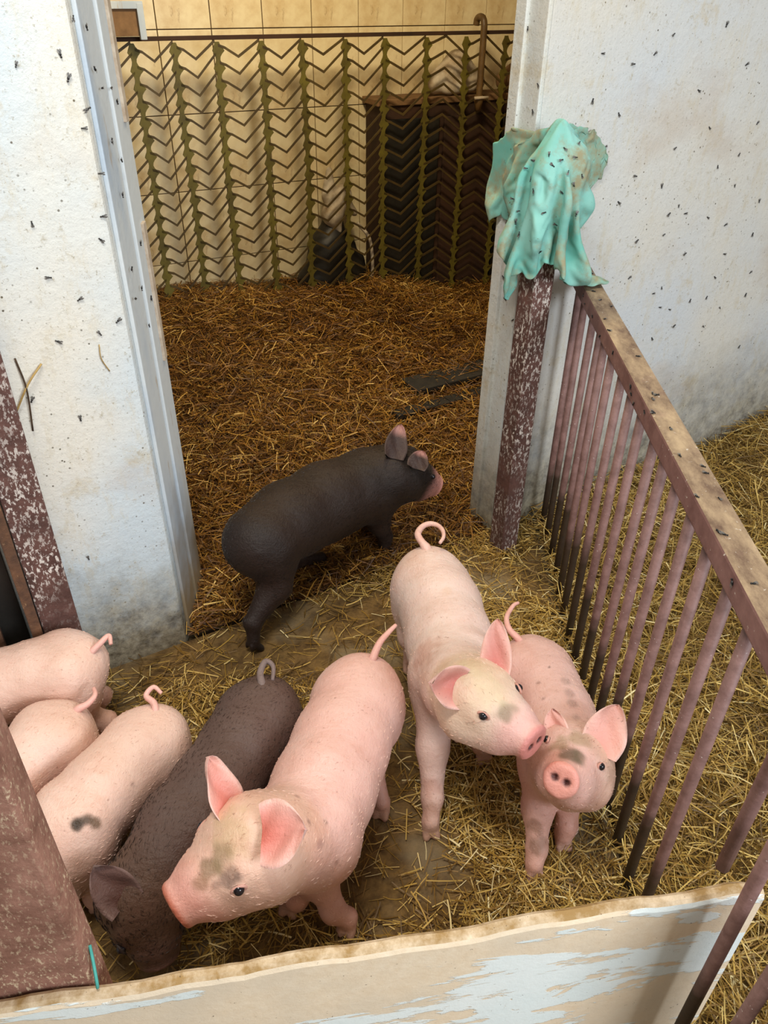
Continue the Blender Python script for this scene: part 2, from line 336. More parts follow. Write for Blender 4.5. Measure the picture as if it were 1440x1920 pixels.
def straw_object(name, poly, hf, n, mats, label, dens=None, lift=0.02, grid=0.05, lenr=(0.03, 0.12), wid=(0.0006, 0.0022), tilt=0.16):
    poly = np.array(poly); lo = poly.min(0); hi = poly.max(0)
    def inside(x, y):
        r = np.zeros(len(x), bool); m = len(poly)
        for i in range(m):
            a, b = poly[i], poly[(i+1) % m]
            cnd = ((a[1] > y) != (b[1] > y)) & (x < (b[0]-a[0])*(y-a[1])/(b[1]-a[1]+1e-12)+a[0]); r ^= cnd
        return r
    # bed surface: a grid clipped by the polygon (bisected), raised by hf
    bm = bmesh.new()
    f = bm.faces.new([bm.verts.new((p[0], p[1], 0)) for p in poly])
    for axis in (0, 1):
        k = lo[axis]+grid
        while k < hi[axis]:
            no = (1, 0, 0) if axis == 0 else (0, 1, 0); co = (k, 0, 0) if axis == 0 else (0, k, 0)
            bmesh.ops.bisect_plane(bm, geom=bm.verts[:]+bm.edges[:]+bm.faces[:], plane_co=co, plane_no=no, dist=1e-6); k += grid
    bm.verts.index_update()
    bv = np.array([v.co[:] for v in bm.verts]); bv[:, 2] = hf(bv[:, 0], bv[:, 1])
    bf = [[v.index for v in f.verts] for f in bm.faces]; bm.free()
    if bf and np.dot(np.cross(bv[bf[0][1]]-bv[bf[0][0]], bv[bf[0][2]]-bv[bf[0][1]]), [0, 0, 1]) < 0: bf = [g[::-1] for g in bf]
    X = RNG.uniform(lo[0], hi[0], n*3); Y = RNG.uniform(lo[1], hi[1], n*3)
    k = inside(X, Y)
    if dens is not None: k &= RNG.uniform(0, 1, len(X)) < dens(X, Y)
    X, Y = X[k][:n], Y[k][:n]; m = len(X)
    L = lenr[0]+(lenr[1]-lenr[0])*RNG.beta(1.2, 3.2, m); W = wid[0]+(wid[1]-wid[0])*RNG.beta(1.3, 3.0, m)
    A = RNG.uniform(0, 2*np.pi, m); T = RNG.normal(0, tilt, m); bend = RNG.normal(0, 0.12, m)*np.where(RNG.uniform(0, 1, m) < 0.15, 4, 1); dz = RNG.normal(0, 0.15, m)
    Z = hf(X, Y)+RNG.uniform(0.002, 1, m)**2*lift+0.003
    tw = RNG.uniform(-0.9, 0.9, m)
    V = np.zeros((m, 8, 3)); nseg = 3
    px, py, pz = X-np.cos(A)*L/2, Y-np.sin(A)*L/2, Z-np.sin(T)*L/2
    for i in range(4):
        a = A+bend*(i/3-0.5)*2
        sx, sy, sz = -np.sin(a)*np.cos(tw)*W, np.cos(a)*np.cos(tw)*W, np.sin(tw)*W
        zf = np.maximum(pz, hf(px, py)+0.001)
        V[:, 2*i] = np.stack([px-sx, py-sy, zf-sz], -1); V[:, 2*i+1] = np.stack([px+sx, py+sy, zf+sz], -1)
        st = L/3; px = px+np.cos(a)*st; py = py+np.sin(a)*st; pz = pz+np.sin(T+dz*(i-1))*st
    nb = len(bv); allv = np.concatenate([bv, V.reshape(-1, 3)])
    base = nb+np.arange(m)[:, None]*8
    Q = np.concatenate([base+np.array([2*i, 2*i+1, 2*i+3, 2*i+2])[None] for i in range(3)], 1).reshape(-1, 4)
    me = bpy.data.meshes.new(name)
    loops = np.concatenate([np.array([v for g in bf for v in g], int), Q.reshape(-1)])
    sizes = np.concatenate([np.array([len(g) for g in bf], int), np.full(len(Q), 4)])
    me.vertices.add(len(allv)); me.vertices.foreach_set('co', allv.astype(np.float32).ravel())
    me.loops.add(len(loops)); me.loops.foreach_set('vertex_index', loops.astype(np.int32))
    me.polygons.add(len(sizes)); st = np.concatenate([[0], np.cumsum(sizes)[:-1]])
    me.polygons.foreach_set('loop_start', st.astype(np.int32))
    me.polygons.foreach_set('material_index', np.concatenate([np.zeros(len(bf), np.int32), np.ones(len(Q), np.int32)]))
    me.polygons.foreach_set('use_smooth', np.concatenate([np.ones(len(bf), bool), np.zeros(len(Q), bool)]))
    at_ = me.attributes.new('straw_tone', 'FLOAT', 'POINT')
    tone = np.clip(RNG.beta(1.2, 2.0, m)*1.05+0.25*(vnoise(X, Y, 4, 3)-0.5), 0, 1)
    at_.data.foreach_set('value', np.concatenate([np.zeros(nb), np.repeat(tone, 8)]).astype(np.float32))
    me.update(); me.validate()
    for mm in mats: me.materials.append(mm)
    o = bpy.data.objects.new(name, me); COL.objects.link(o)
    return tag(o, label, 'straw', kind='stuff')

A_, B_ = tuple(L0+WD*0.01), tuple(R0-WD*0.01)
straw_object('straw_bedding', [(-1.5, 0.42), (0.53, 0.62), (0.53, 2.255), B_, A_, (-1.5, 1.05)], h_pen, 21000, [M_bedpen, M_straw],
             'trodden golden straw over muddy concrete under the piglets', dens=lambda x, y: 0.10+0.90*sstep(0.34, 0.66, 0.7*vnoise(x, y, 3.1, 11)+0.3*vnoise(x, y, 9, 12)), lift=0.02)
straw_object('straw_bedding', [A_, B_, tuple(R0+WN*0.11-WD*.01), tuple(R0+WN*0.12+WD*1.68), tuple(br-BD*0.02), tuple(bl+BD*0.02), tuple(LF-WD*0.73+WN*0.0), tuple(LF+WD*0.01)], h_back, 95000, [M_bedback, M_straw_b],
             'deep straw, toned down to a shaded amber, heaped up in the room behind the doorway', lift=0.035, grid=0.07, wid=(0.0008, 0.0027), lenr=(0.025, 0.17), tilt=0.3)
straw_object('straw_bedding', [(0.535, 0.25), (2.6, 0.25), tuple(R0+WD*2.6-WN*0.005), tuple(R0+WD*0.19-WN*0.005)], h_side, 60000, [M_bedside, M_straw],
             'loose yellow straw in the neighbouring pen beyond the barred rail', lift=0.05, grid=0.07, lenr=(0.04, 0.20), tilt=0.32)

# ------------------------------------------------------------------ perforated rubber sheet hung in front of the back wall
NO = 0.24
NB = B0-BN*NO
net = empty('perforated_rubber_sheet', (NB[0], NB[1], 0)); tag(net, 'olive rubber sheet with punched chevron slots hanging before the tiled wall', 'sheet')
def net_pt(s, z, off=0.0): p = NB+BD*s-BN*off; return np.array([p[0], p[1], z])
def s_of(px, py): p = on_plane(px, py, NB, BN); return float((p[:2]-NB)@BD), p[2]
sx = [s_of(px, 280)[0] for px in (277, 351, 424, 502, 575, 650, 718, 792, 862, 930)]
dsp = (sx[-1]-sx[0])/9
sx = [sx[0]-2*dsp, sx[0]-dsp]+sx+[sx[-1]+dsp, sx[-1]+2*dsp]
ztop = 1.36; zbot = 0.02; pitch = 0.066
def thick_poly(name, pts, th, mat, parent):
    """flat outline in the sheet plane -> solid"""
    n = len(pts); V = [net_pt(a, b, 0) for a, b in pts]+[net_pt(a, b, th) for a, b in pts]
    return V, n
strip_half = 0.009
for i, s0 in enumerate(sx):
    V = []; Fc = []; zs = np.arange(zbot, ztop+1e-6, pitch/6)
    for z in zs:
        ph = (z/pitch) % 1.0; sc = 0.024*(1-abs(math.sin(math.pi*ph)))     # scalloped edges bitten by the slots
        wob = 0.004*math.sin(z*5+i*1.7)
        for th in (0, 0.006):
            V.append(net_pt(s0-strip_half-sc*0.6+wob, z, th)); V.append(net_pt(s0+strip_half+sc+wob, z, th))
    for k in range(len(zs)-1):
        a = 4*k; b = a+4
        Fc += [(a+2, a+3, b+3, b+2), (a, b, b+1, a+1), (a, a+2, b+2, b), (a+1, b+1, b+3, a+3)]
    mesh_obj('strip', V, Fc, M_net, net)
for i in range(len(sx)-1):
    a, b = sx[i]+strip_half*0.7, sx[i+1]-strip_half*0.7; inv = i >= 9
    V = []; Fc = []; z = zbot+0.05
    while z < ztop-0.01:
        zz = z+0.006*math.sin(i*2.3+z*9); mid = a+(b-a)*0.47
        d = 0.036
        if inv: pts = [(a, zz-0.006), (a+0.03, zz), (mid, zz+0.030), (b, zz-0.050)]
        else: pts = [(a, zz+0.010), (a+0.03, zz), (mid, zz-0.034), (b, zz+0.052)]
        hw = 0.0056
        base = len(V)
        for (p, q_) in pts:
            q_ = min(q_, ztop-0.005)
            for th in (0.0, 0.006): V.append(net_pt(p, q_-hw, th)); V.append(net_pt(p, q_+hw, th))
        for k in range(3):
            c0 = base+4*k; c1 = c0+4
            Fc += [(c0+2, c1+2, c1+3, c0+3), (c0, c0+1, c1+1, c1), (c0, c1, c1+2, c0+2), (c0+1, c0+3, c1+3, c1+1)]
        z += pitch
    mesh_obj('chevron_web', V, Fc, M_web, net)
hw_ = bm_obj('top_batten', box_bm(tuple(NB+BD*0.95)+(ztop+0.006,), BD, BN, 1.75, 0.008, 0.008, 0.002), M_dark, net)

# ------------------------------------------------------------------ things behind and beside the sheet
def bp(s, off): p = B0+BD*s-BN*off; return p
cab = empty('wooden_cabinet', tuple(bp(1.75, 0.12))+(0,)); tag(cab, 'dark brown wooden cabinet standing behind the right of the rubber sheet', 'cabinet')
c = bp(1.80, 0.098); bm_obj('carcass', box_bm((c[0], c[1], 0.53), BD, BN, 0.71, 0.082, 0.53, 0.004), M_dark, cab)
c = bp(1.80, 0.104); bm_obj('worktop', box_bm((c[0], c[1], 1.075), BD, BN, 0.73, 0.090, 0.014, 0.004), M_cloth2, cab)
for k, (s0, mt) in enumerate(((1.26, M_black), (1.62, M_dark), (1.98, M_black), (2.34, M_dark))):
    c = bp(s0, 0.188); bm_obj('cabinet_door', box_bm((c[0], c[1], 0.52), BD, BN, 0.165, 0.009, 0.48, 0.004), mt, cab)

# ---- implicit surfaces
def capsule(P, a, b, r1, r2):
    a = np.asarray(a, float); b = np.asarray(b, float); ab = b-a; h = np.clip(((P-a)@ab)/(ab@ab+1e-9), 0, 1)
    return np.linalg.norm(P-a-h[..., None]*ab, axis=-1)-(r1+h*(r2-r1))
def surface(prims, h, cuts=(), flat=None):
    """prims: (a, b, r1, r2, k) tapered capsules blended with width k -> verts, quads"""
    lo = np.min([np.minimum(np.asarray(p[0])-p[2], np.asarray(p[1])-p[3]) for p in prims], 0)-3*h
    hi = np.max([np.maximum(np.asarray(p[0])+p[2], np.asarray(p[1])+p[3]) for p in prims], 0)+3*h
    n = np.ceil((hi-lo)/h).astype(int)+1
    D = np.full(n, 1.0)
    ax = [lo[i]+h*np.arange(n[i]) for i in range(3)]
    def sub(a, b, r1, r2, m):
        l = np.minimum(np.asarray(a)-r1, np.asarray(b)-r2)-m; u = np.maximum(np.asarray(a)+r1, np.asarray(b)+r2)+m
        i0 = np.clip(np.floor((l-lo)/h).astype(int), 0, n-1); i1 = np.clip(np.ceil((u-lo)/h).astype(int)+1, 1, n)
        sl = tuple(slice(i0[i], i1[i]) for i in range(3))
        return sl, np.stack(np.meshgrid(*[ax[i][sl[i]] for i in range(3)], indexing='ij'), -1)
    for (a, b, r1, r2, k) in prims:
        sl, P = sub(a, b, r1, r2, max(k, 0.0)+3*h)
        d = capsule(P, a, b, r1, r2); e = D[sl]
        hh = np.maximum(k-np.abs(e-d), 0)/max(k, 1e-6); D[sl] = np.minimum(e, d)-hh*hh*k*0.25
    if flat is not None:
        N_, u_, r_ = flat; sl, P = sub(N_, N_, r_, r_, 0.0)
        d = (P-N_)@u_; e = D[sl]; k = 0.008; hh = np.maximum(k-np.abs(e-d), 0)/k; D[sl] = np.maximum(e, d)+hh*hh*k*0.25
    for (a, b, r1, r2) in cuts:
        sl, P = sub(a, b, r1, r2, 3*h); k = 0.006
        d = -capsule(P, a, b, r1, r2); e = D[sl]; hh = np.maximum(k-np.abs(e-d), 0)/k; D[sl] = np.maximum(e, d)+hh*hh*k*0.25
    s = D < 0
    nx, ny, nz = D.shape; acc = np.zeros((nx-1, ny-1, nz-1, 3)); cnt = np.zeros((nx-1, ny-1, nz-1))
    corners = [(i, j, k) for i in (0, 1) for j in (0, 1) for k in (0, 1)]
    def cut(c): return D[c[0]:nx-1+c[0], c[1]:ny-1+c[1], c[2]:nz-1+c[2]]
    for c in corners:
        for axn in range(3):
            if c[axn]: continue
            c2 = list(c); c2[axn] = 1
            d0, d1 = cut(c), cut(c2); m = (d0 < 0) != (d1 < 0)
            t = np.where(m, d0/np.where(m, d0-d1, 1), 0)
            for q_ in range(3):
                acc[..., q_] += np.where(m, c[q_]+(t if q_ == axn else 0), 0)
            cnt += m
    act = cnt > 0; idx = np.full(act.shape, -1); idx[act] = np.arange(act.sum())
    ijk = np.argwhere(act); V = lo+h*(ijk+acc[act]/cnt[act][:, None])
    Fq = []
    for axn in range(3):
        o1, o2 = (axn+1) % 3, (axn+2) % 3
        a0 = [slice(None)]*3; a1 = [slice(None)]*3
        a0[axn] = slice(0, -1); a1[axn] = slice(1, None)
        sc = s[tuple(a0)] != s[tuple(a1)]
        E = np.argwhere(sc); 
        E = E[(E[:, o1] > 0) & (E[:, o2] > 0) & (E[:, o1] < D.shape[o1]-1) & (E[:, o2] < D.shape[o2]-1)]
        ins = s[E[:, 0], E[:, 1], E[:, 2]]
        def cell(d1, d2):
            e = E.copy(); e[:, o1] -= d1; e[:, o2] -= d2; return idx[e[:, 0], e[:, 1], e[:, 2]]
        Qd = np.stack([cell(1, 1), cell(0, 1), cell(0, 0), cell(1, 0)], 1)
        Qd[~ins] = Qd[~ins][:, ::-1]; Fq.append(Qd)
    Fq = np.concatenate(Fq)
    # light smoothing
    for _ in range(3):
        S_ = np.zeros_like(V); C_ = np.zeros(len(V))
        for a in range(4):
            i, j = Fq[:, a], Fq[:, (a+1) % 4]
            np.add.at(S_, i, V[j]); np.add.at(S_, j, V[i]); np.add.at(C_, i, 1); np.add.at(C_, j, 1)
        V = V*0.5+0.5*S_/np.maximum(C_, 1)[:, None]
    return V, Fq

# black sack with a pale cloth, seen through the slots
sk = empty('plastic_sack', tuple(bp(0.93, 0.15))+(0,)); tag(sk, 'bulging black sack with pale cloth on top behind the rubber sheet', 'sack')
p0 = bp(0.93, 0.14); P3 = lambda s, off, z: np.array([*bp(s, off), z])
V, Fq = surface([(P3(0.76, .11, 0.14), P3(0.80, .11, 0.40), .10, .085, .03), (P3(0.90, .115, 0.12), P3(0.90, .11, 0.38), .10, .08, .05), (P3(.84, .11, .38), P3(.86, .10, .56), .085, .05, .05), (P3(0.985, .115, 0.1), P3(0.98, .11, .30), .07, .055, .04), (P3(.70, .11, .1), P3(.70, .11, .24), .085, .06, .04)], 0.013)
mesh_obj('sack_body', V, Fq, M_black, sk, True)
V, Fq = surface([(P3(0.84, .13, 0.56), P3(0.90, .13, 0.66), .055, .05, .03), (P3(0.82, .14, 0.66), P3(0.83, .13, 0.78), .040, .018, .03), (P3(0.90, .14, 0.62), P3(0.97, .13, 0.56), .04, .02, .03), (P3(0.83, .15, 0.58), P3(0.87, .16, 0.48), .045, .015, .03)], 0.010)
mesh_obj('cloth_top', V, Fq, M_cloth, sk, True)
V, Fc = tube_data(smooth_path([P3(0.96, .18, .52), P3(1.02, .205, .44), P3(1.04, .205, .30), P3(1.03, .205, .18), P3(1.04, .20, .05)]), 0.009, 8)
mesh_obj('hanging_cord', V, Fc, M_cloth, sk, True)
# pile of rags and pipe on the cabinet
def rag_pile(name, label, segs, mat):
    V, Fq = surface(segs, 0.009); o = mesh_obj(name, V, Fq, mat, None, True, origin=np.mean(V, 0)*[1, 1, 0]+[0, 0, V[:, 2].min()]); tag(o, label, 'cloth'); return o
zc = 1.092
rag_pile('crumpled_cloth', 'crumpled pale rag lying on the dark cabinet behind the sheet', [(P3(1.42, .13, zc+.05), P3(1.55, .13, zc+.13), .05, .06, .04), (P3(1.55, .13, zc+.13), P3(1.68, .12, zc+.05), .06, .045, .04), (P3(1.48, .17, zc+.03), P3(1.62, .17, zc+.04), .03, .03, .03)], M_cloth)
rag_pile('crumpled_cloth', 'brown rag draped at the right end of the dark cabinet behind the sheet', [(P3(1.85, .13, zc+.05), P3(2.02, .12, zc+.14), .05, .055, .04), (P3(2.02, .12, zc+.13), P3(2.2, .13, zc+.05), .05, .05, .04)], M_cloth2)
pp = [P3(1.60, 0.275, 1.06), P3(1.60, 0.278, 1.20), P3(1.60, 0.278, 1.36), P3(1.60, 0.275, 1.405), P3(1.60, 0.262, 1.425), P3(1.60, 0.236, 1.430), P3(1.60, 0.212, 1.420), P3(1.60, 0.206, 1.395)]
V, Fc = tube_data(smooth_path(pp, 40), 0.016, 12)
fa = empty('water_pipe', P3(1.60, .275, 1.05)); tag(fa, 'rusty upright water pipe with a tap, hooked over the sheet at the right', 'pipe')
mesh_obj('pipe', V, Fc, M_pipe, fa, True)
V, Fc = tube_data([P3(1.60, .275, 1.10), P3(1.60, .275, 1.08), P3(1.60, .275, 1.03)], [.020, .024, .014], 12); mesh_obj('tap_nozzle', V, Fc, M_pipe, fa, True)
V, Fc = tube_data([P3(1.56, .30, 1.09), P3(1.64, .30, 1.09)], .007, 8); mesh_obj('tap_handle', V, Fc, M_cloth, fa, True)

# ------------------------------------------------------------------ wall box high at the left of the back room
q0 = on_plane(228, 40, NB-BN*0.05, BN)
wbx = empty('wall_box', q0); tag(wbx, 'small white framed box fixed above the rubber sheet at the left', 'box')
bm_obj('box_panel', box_bm(q0, BD, BN, 0.085, 0.02, 0.05, 0.003), M_cloth2, wbx)
for ds in (-1, 1):
    c = q0[:2]+BD*0.072*ds-BN*0.022; bm_obj('box_frame', box_bm((c[0], c[1], q0[2]), BD, BN, 0.013, 0.012, 0.062, 0.003), M_frame, wbx)
c = q0[:2]-BN*0.022; bm_obj('box_frame', box_bm((c[0], c[1], q0[2]+0.055), BD, BN, 0.085, 0.011, 0.013, 0.003), M_frame, wbx)
c = q0[:2]+BN*0.146; bm_obj('wall_arm', box_bm((c[0], c[1], q0[2]), BD, BN, 0.02, 0.128, 0.02, 0.003), M_dark, wbx)

# ------------------------------------------------------------------ rubber mats on the straw
for (pl, z, lab) in (((785, 742), 0.045, 'black rubber mat half buried in straw, the farther one'), ((770, 786), 0.03, 'thin black rubber strip in the straw, the nearer one')):
    a = at(pl[0], pl[1], z); 
    c = a[:2]+WD*0.17
    far = 'farther' in lab
    o = bm_obj('rubber_mat', box_bm((0, 0, 0), WD, WN, 0.22 if far else 0.25, 0.07 if far else 0.03, 0.012, 0.004), M_rubber)
    o.location = (c[0], c[1], max(z, float(h_back(c[0], c[1]))+0.018)); tag(o, lab, 'mat')

# ------------------------------------------------------------------ posts
PX = np.array([0.405, 2.075])
post = bm_obj('steel_post', box_bm((0, 0, 0.59), WD, WN, 0.033, 0.033, 0.59, 0.004), M_post); post.location = (PX[0], PX[1], 0.0)
tag(post, 'brown painted square post with white splashes at the right of the doorway', 'post')
c = L0-WD*0.305-WN*0.040
lp = empty('gate_post', (c[0], c[1], 0)); tag(lp, 'rusty brown steel post against the white wall at the left edge', 'post')
bm_obj('post_body', box_bm((c[0], c[1], 0.70), WD, WN, 0.042, 0.036, 0.70, 0.004), M_post, lp)
c2 = c-WD*0.056-WN*0.02; bm_obj('flange', box_bm((c2[0], c2[1], 0.70), WD, WN, 0.012, 0.040, 0.70, 0.003), M_rustplain, lp)
c2 = c-WD*0.165+WN*0.006
bm_o = bm_obj('gate_plank', box_bm((0, 0, 0.5), WD, WN, 0.035, 0.02, 0.5, 0.004), M_rustplain); bm_o.location = (c2[0], c2[1], 0); tag(bm_o, 'worn upright plank at the far left edge beside a dark gap', 'plank')
c2 = c-WD*0.130+WN*0.033
bm_o = bm_obj('gap_shade', box_bm((0, 0, 0.55), WD, WN, 0.055, 0.005, 0.55, 0.002), M_black); bm_o.location = (c2[0], c2[1], 0); tag(bm_o, 'black panel standing in for the dark of the open gap between the left post and plank', 'shade')  # black sheet put where the open gap is only dark with shade

# front board: unpainted edge, chipped paint
ZB = 0.50
bi0 = at(-60, 1880, ZB)[:2]; bi1 = at(1428, 1640, ZB)[:2]; bdir = norm(bi1-bi0); bnn = np.array([bdir[1], -bdir[0]])
bi0 = bi0-bdir*0.06
TB = 0.022
bm = bmesh.new(); NBX = 60; rows = []
Lb = np.linalg.norm(bi1-bi0)
for i in range(NBX+1):
    f = i/NBX; p = bi0+bdir*Lb*f
    dz = 0.004*math.sin(f*19)+0.003*math.sin(f*47+1)+random.uniform(-.0015, .0015)
    if f > 0.955: dz -= 0.9*(f-0.955)**1.3
    ring = []
    for (o_, z) in ((0, 0.0), (TB, 0.0), (TB, ZB-0.012), (TB-0.003, ZB-0.004), (TB-0.008, ZB), (0.006, ZB), (0.0, ZB-0.006)):
        q_ = p+bnn*o_; ring.append(bm.verts.new((q_[0], q_[1], z+(dz if z > 0.1 else 0))))
    rows.append(ring)
for i in range(NBX):
    for k in range(7): bm.faces.new((rows[i][k], rows[i+1][k], rows[i+1][(k+1) % 7], rows[i][(k+1) % 7]))
bm.faces.new(rows[0]); bm.faces.new(rows[-1][::-1])
bo = bm_obj('front_board', bm, M_board); tag(bo, 'tan board with flaking pale blue paint closing the pen in the foreground', 'board')

# near left post, standing inside the board
nc = at(172, 1842, ZB)[:2]; nr = nc-bnn*0.004
pa = [tuple(nr), tuple(nr-bnn*0.05), tuple(nr-bnn*0.05-bdir*0.20), tuple(nr-bdir*0.20)]
np_ = bm_obj('timber_post', prism_bm(pa, 0.0, 1.0, 0.006), M_nearpost); tag(np_, 'thick gritty brown post in the lower left corner behind the board', 'post')

# barred rail
RA = np.array([0.563, 2.245]); RB = np.array([0.512, 0.35]); RDn = norm(RB-RA); RNn = np.array([-RDn[1], RDn[0]])
def rail_pt(y): return RA+(RB-RA)*(y-RA[1])/(RB[1]-RA[1])
ZR0, ZR1, RHX = 0.862, 0.908, 0.027
rail = empty('barred_rail', (RA[0], RA[1], 0)); tag(rail, 'mauve brown steel rail with round upright bars dividing the pens', 'railing')
cR = (RA+RB)/2+RNn*0.002; 
bm_obj('top_rail', box_bm((cR[0], cR[1], (ZR0+ZR1)/2), RDn, RNn, np.linalg.norm(RB-RA)/2, RHX, (ZR1-ZR0)/2, 0.005), M_rail, rail)
bar_me = {}
for y in [2.20-0.0935*k for k in range(16)]+[0.645, 0.566, 0.480]:
    z0 = 0.506 if abs(y-0.645) < 1e-6 else 0.004
    if z0 not in bar_me:
        V, Fc = tube_data([(0, 0, z0), (0, 0, z0+0.15), (0, 0, z0+.3), (0, 0, ZR0+0.01)], 0.0105, 14)
        o = mesh_obj('bar', V, Fc, M_bar, None, True); bar_me[z0] = o.data
    else: o = bpy.data.objects.new('bar', bar_me[z0]); COL.objects.link(o)
    q_ = rail_pt(y)-RA
    o.parent = rail; o.location = (q_[0]+random.uniform(-.003, .003), q_[1], 0); o.rotation_euler = (random.uniform(-.006, .006), random.uniform(-.005, .005), random.uniform(0, 6))
# corner post bottom right
cp = bm_obj('corner_post', box_bm((0, 0, 0.30), bdir, bnn, 0.04, 0.04, 0.30, 0.004), mat_rust('mauve_splattered_paint', S((120, 86, 84)), S((88, 60, 58)), S((236, 232, 226)), 0.50, 0.56, 60))
q_ = at(1462, 1850, 0.55); cp.location = (q_[0]+0.075, q_[1]-0.02, 0.0); tag(cp, 'white splashed brown post stub in the lower right corner', 'post')

# twine at the near post
tp = [at(168, 1772, .54), at(174, 1800, .53), at(181, 1838, .515), at(183, 1852, .502)]
V, Fc = tube_data(smooth_path(tp, 10), 0.0022, 6); o = mesh_obj('twine', V, Fc, M_twine, None, True, origin=tp[-1]); tag(o, 'short teal twine end hanging over the board by the near post', 'twine')

# ------------------------------------------------------------------ teal rag over the post top
def mat_rag():
    t = NT('teal_cotton', 0.9)
    c = t.mix(t.ramp(t.noise(6, 4), 0.4, 0.65), S((108, 178, 166)), S((142, 200, 190)))
    c = t.mix(t.ramp(t.noise(9, 6, 0.7), 0.46, 0.64), c, S((150, 146, 116)))
    zt_ = t.math('ADD', t.xyz('Z'), t.math('MULTIPLY', t.math('SUBTRACT', t.noise(14, 5), 0.5), 0.25))
    c = t.mix(t.ramp(zt_, 1.19, 1.29), c, S((152, 138, 112)))
    c = t.mix(t.ramp(t.noise(60, 4, 0.7), 0.66, 0.72), c, S((104, 92, 70)))
    t.bump(t.noise(220, 2), 0.25, 0.001); return t.out(c)
M_rag = mat_rag()
M_rag2 = mat_simple('soiled_teal_cotton', S((128, 148, 124)), S((132, 186, 172)), 12, 0.9)
rc = np.array([PX[0]+0.030, PX[1]+0.010])
rag = empty('draped_rag', (rc[0], rc[1], 0.90)); tag(rag, 'dirty teal cloth bunched over the top of the doorway post', 'cloth')
# the drape is settled by the cloth solver over the post top and against the wall, then kept as a plain mesh
def settle_cloth(cx, cy, zt, wx, wy, ang, nx, ny, frames, seed):
    rr = random.Random(seed); V = []; Fc = []
    ca, sa = math.cos(ang), math.sin(ang)
    for j in range(ny+1):
        for i in range(nx+1):
            a_, b_ = (i/nx-0.5)*wx, (j/ny-0.5)*wy
            V.append((cx+ca*a_-sa*b_, cy+sa*a_+ca*b_, zt+0.024*math.sin(a_*34+b_*17)+0.020*math.sin(b_*45-a_*12)+rr.uniform(-.002, .002)))
    for j in range(ny):
        for i in range(nx):
            k = j*(nx+1)+i; Fc.append((k, k+1, k+nx+2, k+nx+1))
    o = mesh_obj('cloth_tmp', V, Fc, None)
    vg = o.vertex_groups.new(name='pin'); vg.add([k for k, v in enumerate(V) if math.hypot(v[0]-rag_top[0], v[1]-rag_top[1]) < 0.022], 1.0, 'REPLACE')
    cm = o.modifiers.new('Cloth', 'CLOTH'); st = cm.settings; st.quality = 6; st.mass = 0.25; st.tension_stiffness = 12; st.compression_stiffness = 12; st.shear_stiffness = 6; st.bending_stiffness = 0.08
    st.air_damping = 2.0; st.vertex_group_mass = 'pin'
    cs = cm.collision_settings; cs.collision_quality = 3; cs.distance_min = 0.004; cs.use_self_collision = True; cs.self_distance_min = 0.004
    cm.point_cache.frame_start = 1; cm.point_cache.frame_end = frames
    cols = []
    def collider(nm, bm):
        co = bm_obj(nm, bm, None); md_ = co.modifiers.new('Collision', 'COLLISION'); co.collision.thickness_outer = 0.006; co.collision.cloth_friction = 40; cols.append(co)
    bm = bmesh.new(); bmesh.ops.create_uvsphere(bm, u_segments=20, v_segments=12, radius=1.0, matrix=Matrix.Translation((rag_top[0], rag_top[1], rag_top[2]-0.058)) @ Matrix.Diagonal((0.062, 0.050, 0.058, 1))); collider('c1', bm)
    collider('c2', box_bm((PX[0], PX[1], 0.60), WD, WN, 0.036, 0.036, 0.62, 0.004))
    cw = R0+WD*0.5+WN*0.05; collider('c3', box_bm((cw[0], cw[1], 1.0), WD, WN, 0.50, 0.05, 1.0))
    cw = (RA+RB)/2; collider('c4', box_bm((cR[0], cR[1], (ZR0+ZR1)/2), RDn, RNn, np.linalg.norm(RB-RA)/2, RHX, (ZR1-ZR0)/2, 0.0))
    f0 = scene.frame_current; scene.frame_start = 1; scene.frame_end = frames
    for fr in range(1, frames+1): scene.frame_set(fr)
    dg = bpy.context.evaluated_depsgraph_get(); em = o.evaluated_get(dg).to_mesh()
    out = [tuple(v.co) for v in em.vertices]; o.evaluated_get(dg).to_mesh_clear()
    scene.frame_set(1)
    for c_ in cols+[o]:
        me_ = c_.data; bpy.data.objects.remove(c_); bpy.data.meshes.remove(me_)
    return out, Fc
rag_top = (PX[0]+0.026, PX[1]+0.006, 1.268)
rag_geo = []
V, Fc = settle_cloth(rag_top[0]+0.015, rag_top[1]-0.045, rag_top[2]+0.01, 0.58, 0.60, math.atan2(WD[1], WD[0])+math.pi/4+0.12, 58, 60, 46, 3)
def keep_out(v):
    v = np.array(v); d_ = v[:2]-R0; sw, tw_ = d_@WD, d_@WN
    if sw > -0.004 and tw_ > -0.010: v[:2] -= WN*(tw_+0.010+0.003*math.sin(v[2]*60))
    elif tw_ > -0.012 and sw > -0.036 and sw <= -0.004: v[:2] -= WN*(tw_+0.012) if tw_ < 0.05 else WD*(sw+0.036)
    return tuple(v)
V = [keep_out(v) for v in V]
rag_geo.append((V, Fc))
o = mesh_obj('main_drape', V, Fc, M_rag, rag, True); md = o.modifiers.new('solid', 'SOLIDIFY'); md.thickness = 0.0025
md = o.modifiers.new('sub', 'SUBSURF'); md.levels = 1; md.render_levels = 1

